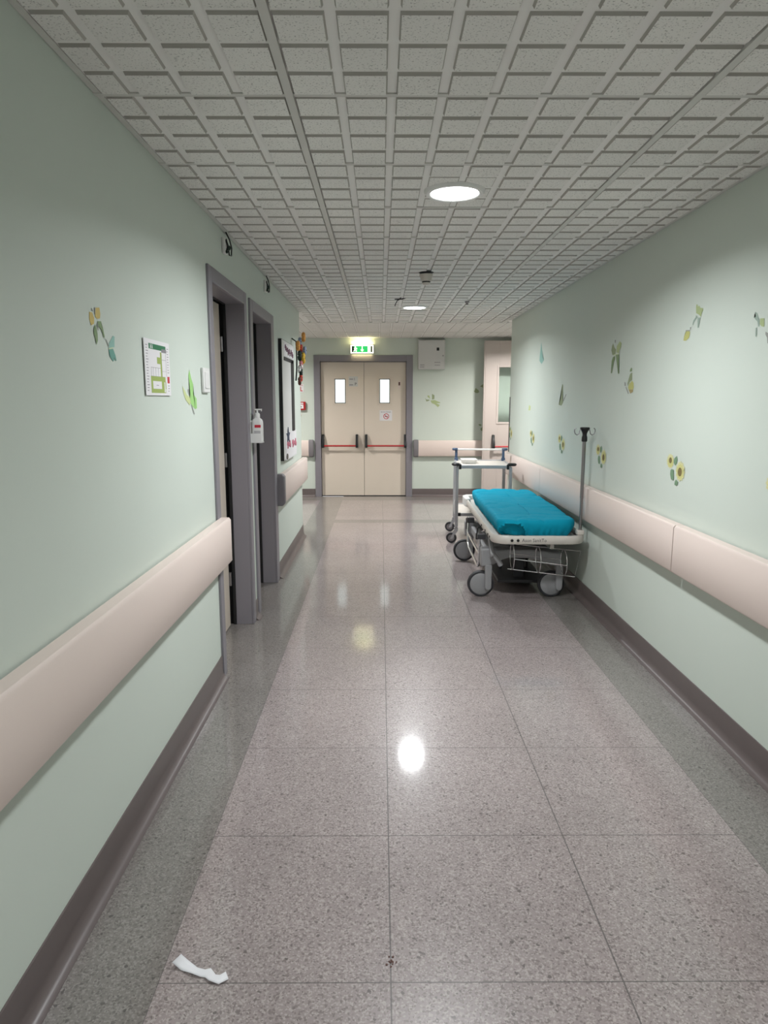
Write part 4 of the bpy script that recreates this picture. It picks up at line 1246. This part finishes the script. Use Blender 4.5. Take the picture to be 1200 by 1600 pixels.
# IV pole in its socket at the near wall-side corner
px, py = 1.424, 4.800
bm = B()
box(bm, px - 0.028, px + 0.024, py - 0.030, py + 0.026, 0.528, 0.562)
sk = obj('pole_socket', bm, 'offwhite', g, bevel=0.006)
bm = B(); cyl(bm, (px, py, 0.530), (px, py, 0.80), 0.0105); cyl(bm, (px, py, 0.79), (px, py, 1.21), 0.0125)
pole = obj('iv_pole', bm, 'steel', g, smooth=True)
bm = B(); lathe(bm, [(0, 0), (0.018, 0), (0.020, 0.008), (0.019, 0.030), (0.015, 0.045), (0.017, 0.060), (0.026, 0.078), (0.033, 0.088), (0.034, 0.094), (0.031, 0.100), (0, 0.101)], (px, py, 1.190), seg=24)
obj('pole_head', bm, 'black', pole, smooth=True)
for s in (-1, 1):
    bm = B()
    tube(bm, [(px + s * 0.020, py, 1.280), (px + s * 0.030, py, 1.278), (px + s * 0.036, py, 1.262), (px + s * 0.040, py, 1.244), (px + s * 0.052, py, 1.236), (px + s * 0.066, py, 1.244), (px + s * 0.072, py, 1.262), (px + s * 0.071, py, 1.276), (px + s * 0.062, py, 1.284)], 0.0033, seg=8)
    obj('iv_hook', bm, 'steel', pole, smooth=True)
g.rotation_euler = (0, 0, GR)

# mattress in a teal fitted sheet
mt = thing('mattress', 'thin mattress in a wrinkled teal fitted sheet lying on the stretcher', 'mattress', (GX, GY, 0.503))
bm = B()
mx0, mx1, my0, my1, mz0, mz1 = 0.838, 1.408, 4.800, 6.560, 0.5035, 0.632
NP = 520
def loop(inset, r):
    """rounded rectangle sampled evenly by arc length"""
    x0, x1, y0, y1 = mx0 + inset, mx1 - inset, my0 + inset, my1 - inset
    r = max(0.01, min(r - inset * 0.8, (x1 - x0) / 2 - 0.001))
    segs = [('l', (x1, y0 + r), (x1, y1 - r)), ('a', (x1 - r, y1 - r), 0), ('l', (x1 - r, y1), (x0 + r, y1)), ('a', (x0 + r, y1 - r), pi / 2), ('l', (x0, y1 - r), (x0, y0 + r)), ('a', (x0 + r, y0 + r), pi), ('l', (x0 + r, y0), (x1 - r, y0)), ('a', (x1 - r, y0 + r), 1.5 * pi)]
    lens = [(Vector(s[2]) - Vector(s[1])).length if s[0] == 'l' else r * pi / 2 for s in segs]
    # fixed share of points per segment so the rings line up
    share = [180, 16, 52, 16, 180, 16, 44, 16]
    out = []
    for s, L_, n in zip(segs, lens, share):
        for i in range(n):
            f = i / n
            if s[0] == 'l': p = Vector(s[1]).lerp(Vector(s[2]), f)
            else: p = Vector((s[1][0] + r * cos(s[2] + f * pi / 2), s[1][1] + r * sin(s[2] + f * pi / 2)))
            out.append(p)
    return out
def crease(p):
    # stretched cloth: long soft pulls plus a few sharper folds
    q = Vector((p.x * 3.0 + p.y * 1.1, p.y * 1.6 - p.x * 1.3, 0.3))
    a = noise.noise(q * 1.6) * 0.0062
    b = abs(noise.noise(Vector((p.x * 5.2 + p.y * 2.9, p.y * 4.4 - p.x * 1.9, 4.1))))
    c = abs(noise.noise(Vector((p.x * 4.0 - p.y * 3.1, p.y * 7.5 + p.x * 1.2, 8.7))))
    return a - 0.0085 * max(0, 0.14 - b) / 0.14 - 0.0065 * max(0, 0.10 - c) / 0.10
prof = [(0.285, 1.0), (0.24, 1.0), (0.20, 1.0), (0.17, 1.0), (0.145, 1.0), (0.12, 1.0), (0.10, 1.0), (0.08, 1.0), (0.058, 1.0), (0.042, 0.997), (0.030, 0.990), (0.019, 0.974), (0.011, 0.945), (0.004, 0.895), (0.0, 0.80), (0.0, 0.64), (0.004, 0.50), (0.008, 0.38), (0.014, 0.26), (0.021, 0.15), (0.030, 0.06), (0.040, 0.0)]
rings = []
for k, (ins, h) in enumerate(prof):
    L_ = loop(min(ins, 0.28), 0.11)
    ring = []
    for i, p in enumerate(L_):
        z = mz0 + (mz1 - mz0) * h
        nx = Vector(((mx0 + mx1) / 2, max(my0 + 0.3, min(my1 - 0.3, p.y)), 0))
        outd = Vector((p.x - nx.x, p.y - nx.y, 0)).normalized() if k > 7 else Vector((0, 0, 0))
        z += crease(p) * min(1, h * 1.3) if h > 0.3 else 0
        # gathers under the elastic hem
        low = max(0.0, (0.80 - h) / 0.80)
        gth = (noise.noise(Vector((i * 0.17, 0.0, k * 0.07))) + 0.6 * noise.noise(Vector((i * 0.36, 3.0, k * 0.08)))) * 0.017 * low
        # deep fold at the near corridor-side corner, pulled in under an arched hem
        u = (p.x - (mx0 + 0.105)) / 0.095
        if p.y < my0 + 0.10 and abs(u) < 1.0 and h < 0.85:
            arch = 0.80 * (1 - u * u) ** 0.5
            if h < arch: gth -= 0.045 * min(1, (arch - h) / 0.12)
            elif h < arch + 0.12: gth += 0.010
        q = p + Vector((outd.x, outd.y)) * gth
        ring.append(bm.verts.new((q.x, q.y, max(mz0, z))))
    rings.append(ring)
for a, b in zip(rings, rings[1:]):
    for i in range(NP):
        j = (i + 1) % NP
        bm.faces.new((a[i], a[j], b[j], b[i]))
bm.faces.new(rings[-1])
top = bm.faces.new(rings[0][::-1])
bmesh.ops.triangulate(bm, faces=[top])
obj('sheeted_mattress', bm, 'teal', mt, smooth=True)
for ch in mt.children: ch.data.shade_smooth()
mt.rotation_euler = (0, 0, GR)

# ------------------------------------------------------------------ steel trolley behind the stretcher
TX, TY, TR = 1.055, 6.97, radians(-4.2)
tr = thing('service_trolley', 'grey metal service trolley with blue corner fittings behind the stretcher', 'trolley', (TX, TY, 0))
lx0, lx1, ly0, ly1 = TX - 0.272, TX + 0.272, TY, TY + 0.64
for x, y, n in ((lx0, ly0, 0), (lx1, ly0, 1), (lx0, ly1, 2), (lx1, ly1, 3)):
    bm = B()
    box(bm, x - 0.0165, x + 0.0165, y - 0.0165, y + 0.0165, 0.175, 0.80)
    obj('post', bm, 'alu', tr, bevel=0.005)
    bm = B()
    wx, wy = x - 0.048, y + 0.004
    lathe(bm, [(0, -0.010), (0.036, -0.010), (0.040, -0.013), (0.052, -0.012), (0.055, -0.006), (0.055, 0.006), (0.052, 0.012), (0.040, 0.013), (0.036, 0.010), (0, 0.010)], (wx, wy, 0.0555), (0.25, 1, 0), 32)
    wh = obj('castor_wheel', bm, 'tyre', tr, smooth=True)
    bm = B(); lathe(bm, [(0, -0.013), (0.026, -0.013), (0.034, -0.0115), (0.034, 0.0115), (0.026, 0.013), (0, 0.013)], (wx, wy, 0.0555), (0.25, 1, 0), 28)
    obj('wheel_disc', bm, 'steel', wh, smooth=True)
    bm = B()
    for s in (-1, 1):
        prism(bm, [(wx - 0.014, 0.048), (wx + 0.010, 0.046), (x + 0.018, 0.135), (x + 0.018, 0.160), (x - 0.022, 0.160), (x - 0.020, 0.140)], lambda a, b, t: (a, t, b), wy + s * 0.018 - 0.002, wy + s * 0.018 + 0.002)
    box(bm, x - 0.022, x + 0.018, wy - 0.020, wy + 0.020, 0.156, 0.164)
    cyl(bm, (x, y, 0.160), (x, y, 0.178), 0.012)
    cyl(bm, (wx, wy - 0.021, 0.0555), (wx, wy + 0.021, 0.0555), 0.006)
    obj('castor_fork', bm, 'alu', wh)
def shelf(name, z, h):
    bm = B()
    box(bm, lx0 + 0.010, lx1 - 0.010, ly0 - 0.012, ly1 + 0.012, z, z + 0.012)
    s = obj(name, bm, 'offwhite', tr)
    bm = B()
    for y in (ly0 - 0.020, ly1 + 0.006): box(bm, lx0 + 0.012, lx1 - 0.012, y, y + 0.014, z - 0.012, z + h)
    for x in (lx0 - 0.006, lx1 - 0.008): box(bm, x, x + 0.014, ly0 + 0.017, ly1 - 0.017, z - 0.012, z + h)
    obj('shelf_rim', bm, 'alu', s, bevel=0.002)
    return s
shelf('top_shelf', 0.795, 0.022)
shelf('lower_shelf', 0.300, 0.020)
for x, s in ((lx0, -1), (lx1, 1)):
    bm = B()
    lathe(bm, [(0, -0.016), (0.026, -0.014), (0.034, -0.004), (0.034, 0.006), (0.026, 0.014), (0, 0.016)], (0, 0, 0), (0, 0, 1), 24)
    bmesh.ops.scale(bm, vec=(1.35, 1.0, 1.0), verts=bm.verts[:])
    bmesh.ops.translate(bm, vec=(x + s * 0.012, ly0 - 0.016, 0.826), verts=bm.verts[:])
    box(bm, x - s * 0.030 - 0.012, x - s * 0.030 + 0.012, ly0 - 0.026, ly0 - 0.008, 0.776, 0.826)
    obj('corner_bumper', bm, 'black', tr, smooth=True)
    bm = B()
    box(bm, x - s * 0.012 - 0.014, x - s * 0.012 + 0.014, ly1 - 0.012, ly1 + 0.012, 0.790, 0.930)
    box(bm, x - s * 0.012 - 0.020, x - s * 0.012 + 0.020, ly1 - 0.018, ly1 + 0.016, 0.806, 0.840)
    br = obj('blue_bracket', bm, 'blue', tr, bevel=0.004)
    bm = B()
    lathe(bm, [(0, -0.015), (0.024, -0.013), (0.030, 0.0), (0.024, 0.013), (0, 0.015)], (0, 0, 0), (0, 0, 1), 24)
    bmesh.ops.scale(bm, vec=(1.15, 1.0, 1.0), verts=bm.verts[:])
    bmesh.ops.translate(bm, vec=(x + s * 0.002, ly1, 0.934), verts=bm.verts[:])
    obj('bracket_cap', bm, 'blue', br, smooth=True)
    bm = B(); box(bm, x - s * 0.030 - 0.014, x - s * 0.030 + 0.014, ly0 - 0.024, ly0 + 0.004, 0.288, 0.322)
    obj('shelf_clip', bm, 'black', tr, bevel=0.003)
bm = B(); cyl(bm, (lx0 + 0.02, ly1, 0.932), (lx1 - 0.02, ly1, 0.932), 0.0105)
obj('end_rail', bm, 'white', tr, smooth=True)
bm = B(); tube(bm, [(lx0 - 0.014, ly0 + 0.06, 0.445), (lx0 - 0.022, ly0 + 0.06, 0.43), (lx0 - 0.022, ly0 + 0.06, 0.33), (lx0 - 0.014, ly0 + 0.06, 0.30)], 0.007, seg=10)
obj('side_handle', bm, 'white', tr, smooth=True)
tr.rotation_euler = (0, 0, TR)

t = thing('plastic_tray', 'small translucent white plastic tray lying on top of the trolley', 'tray', (0.945, 7.33, 0.8072))
bm = B()
rings = []
for hx, hy, z in ((0.066, 0.092, 0.8075), (0.078, 0.105, 0.848), (0.084, 0.112, 0.8485), (0.084, 0.112, 0.851), (0.076, 0.103, 0.851), (0.064, 0.090, 0.811)):
    rings.append([bm.verts.new((a, b, z)) for a, b in rrect((0.945, 7.33), hx, hy, 0.02)])
for a, b in zip(rings, rings[1:]):
    for i in range(len(a)):
        j = (i + 1) % len(a)
        bm.faces.new((a[i], a[j], b[j], b[i]))
bm.faces.new(rings[0][::-1]); bm.faces.new(rings[-1])
obj('tray_shell', bm, 'white', t, smooth=True)
bm = B(); box(bm, 0.905, 0.975, 7.27, 7.37, 0.8115, 0.846)
obj('pack_of_wipes', bm, 'cream', t, bevel=0.006)
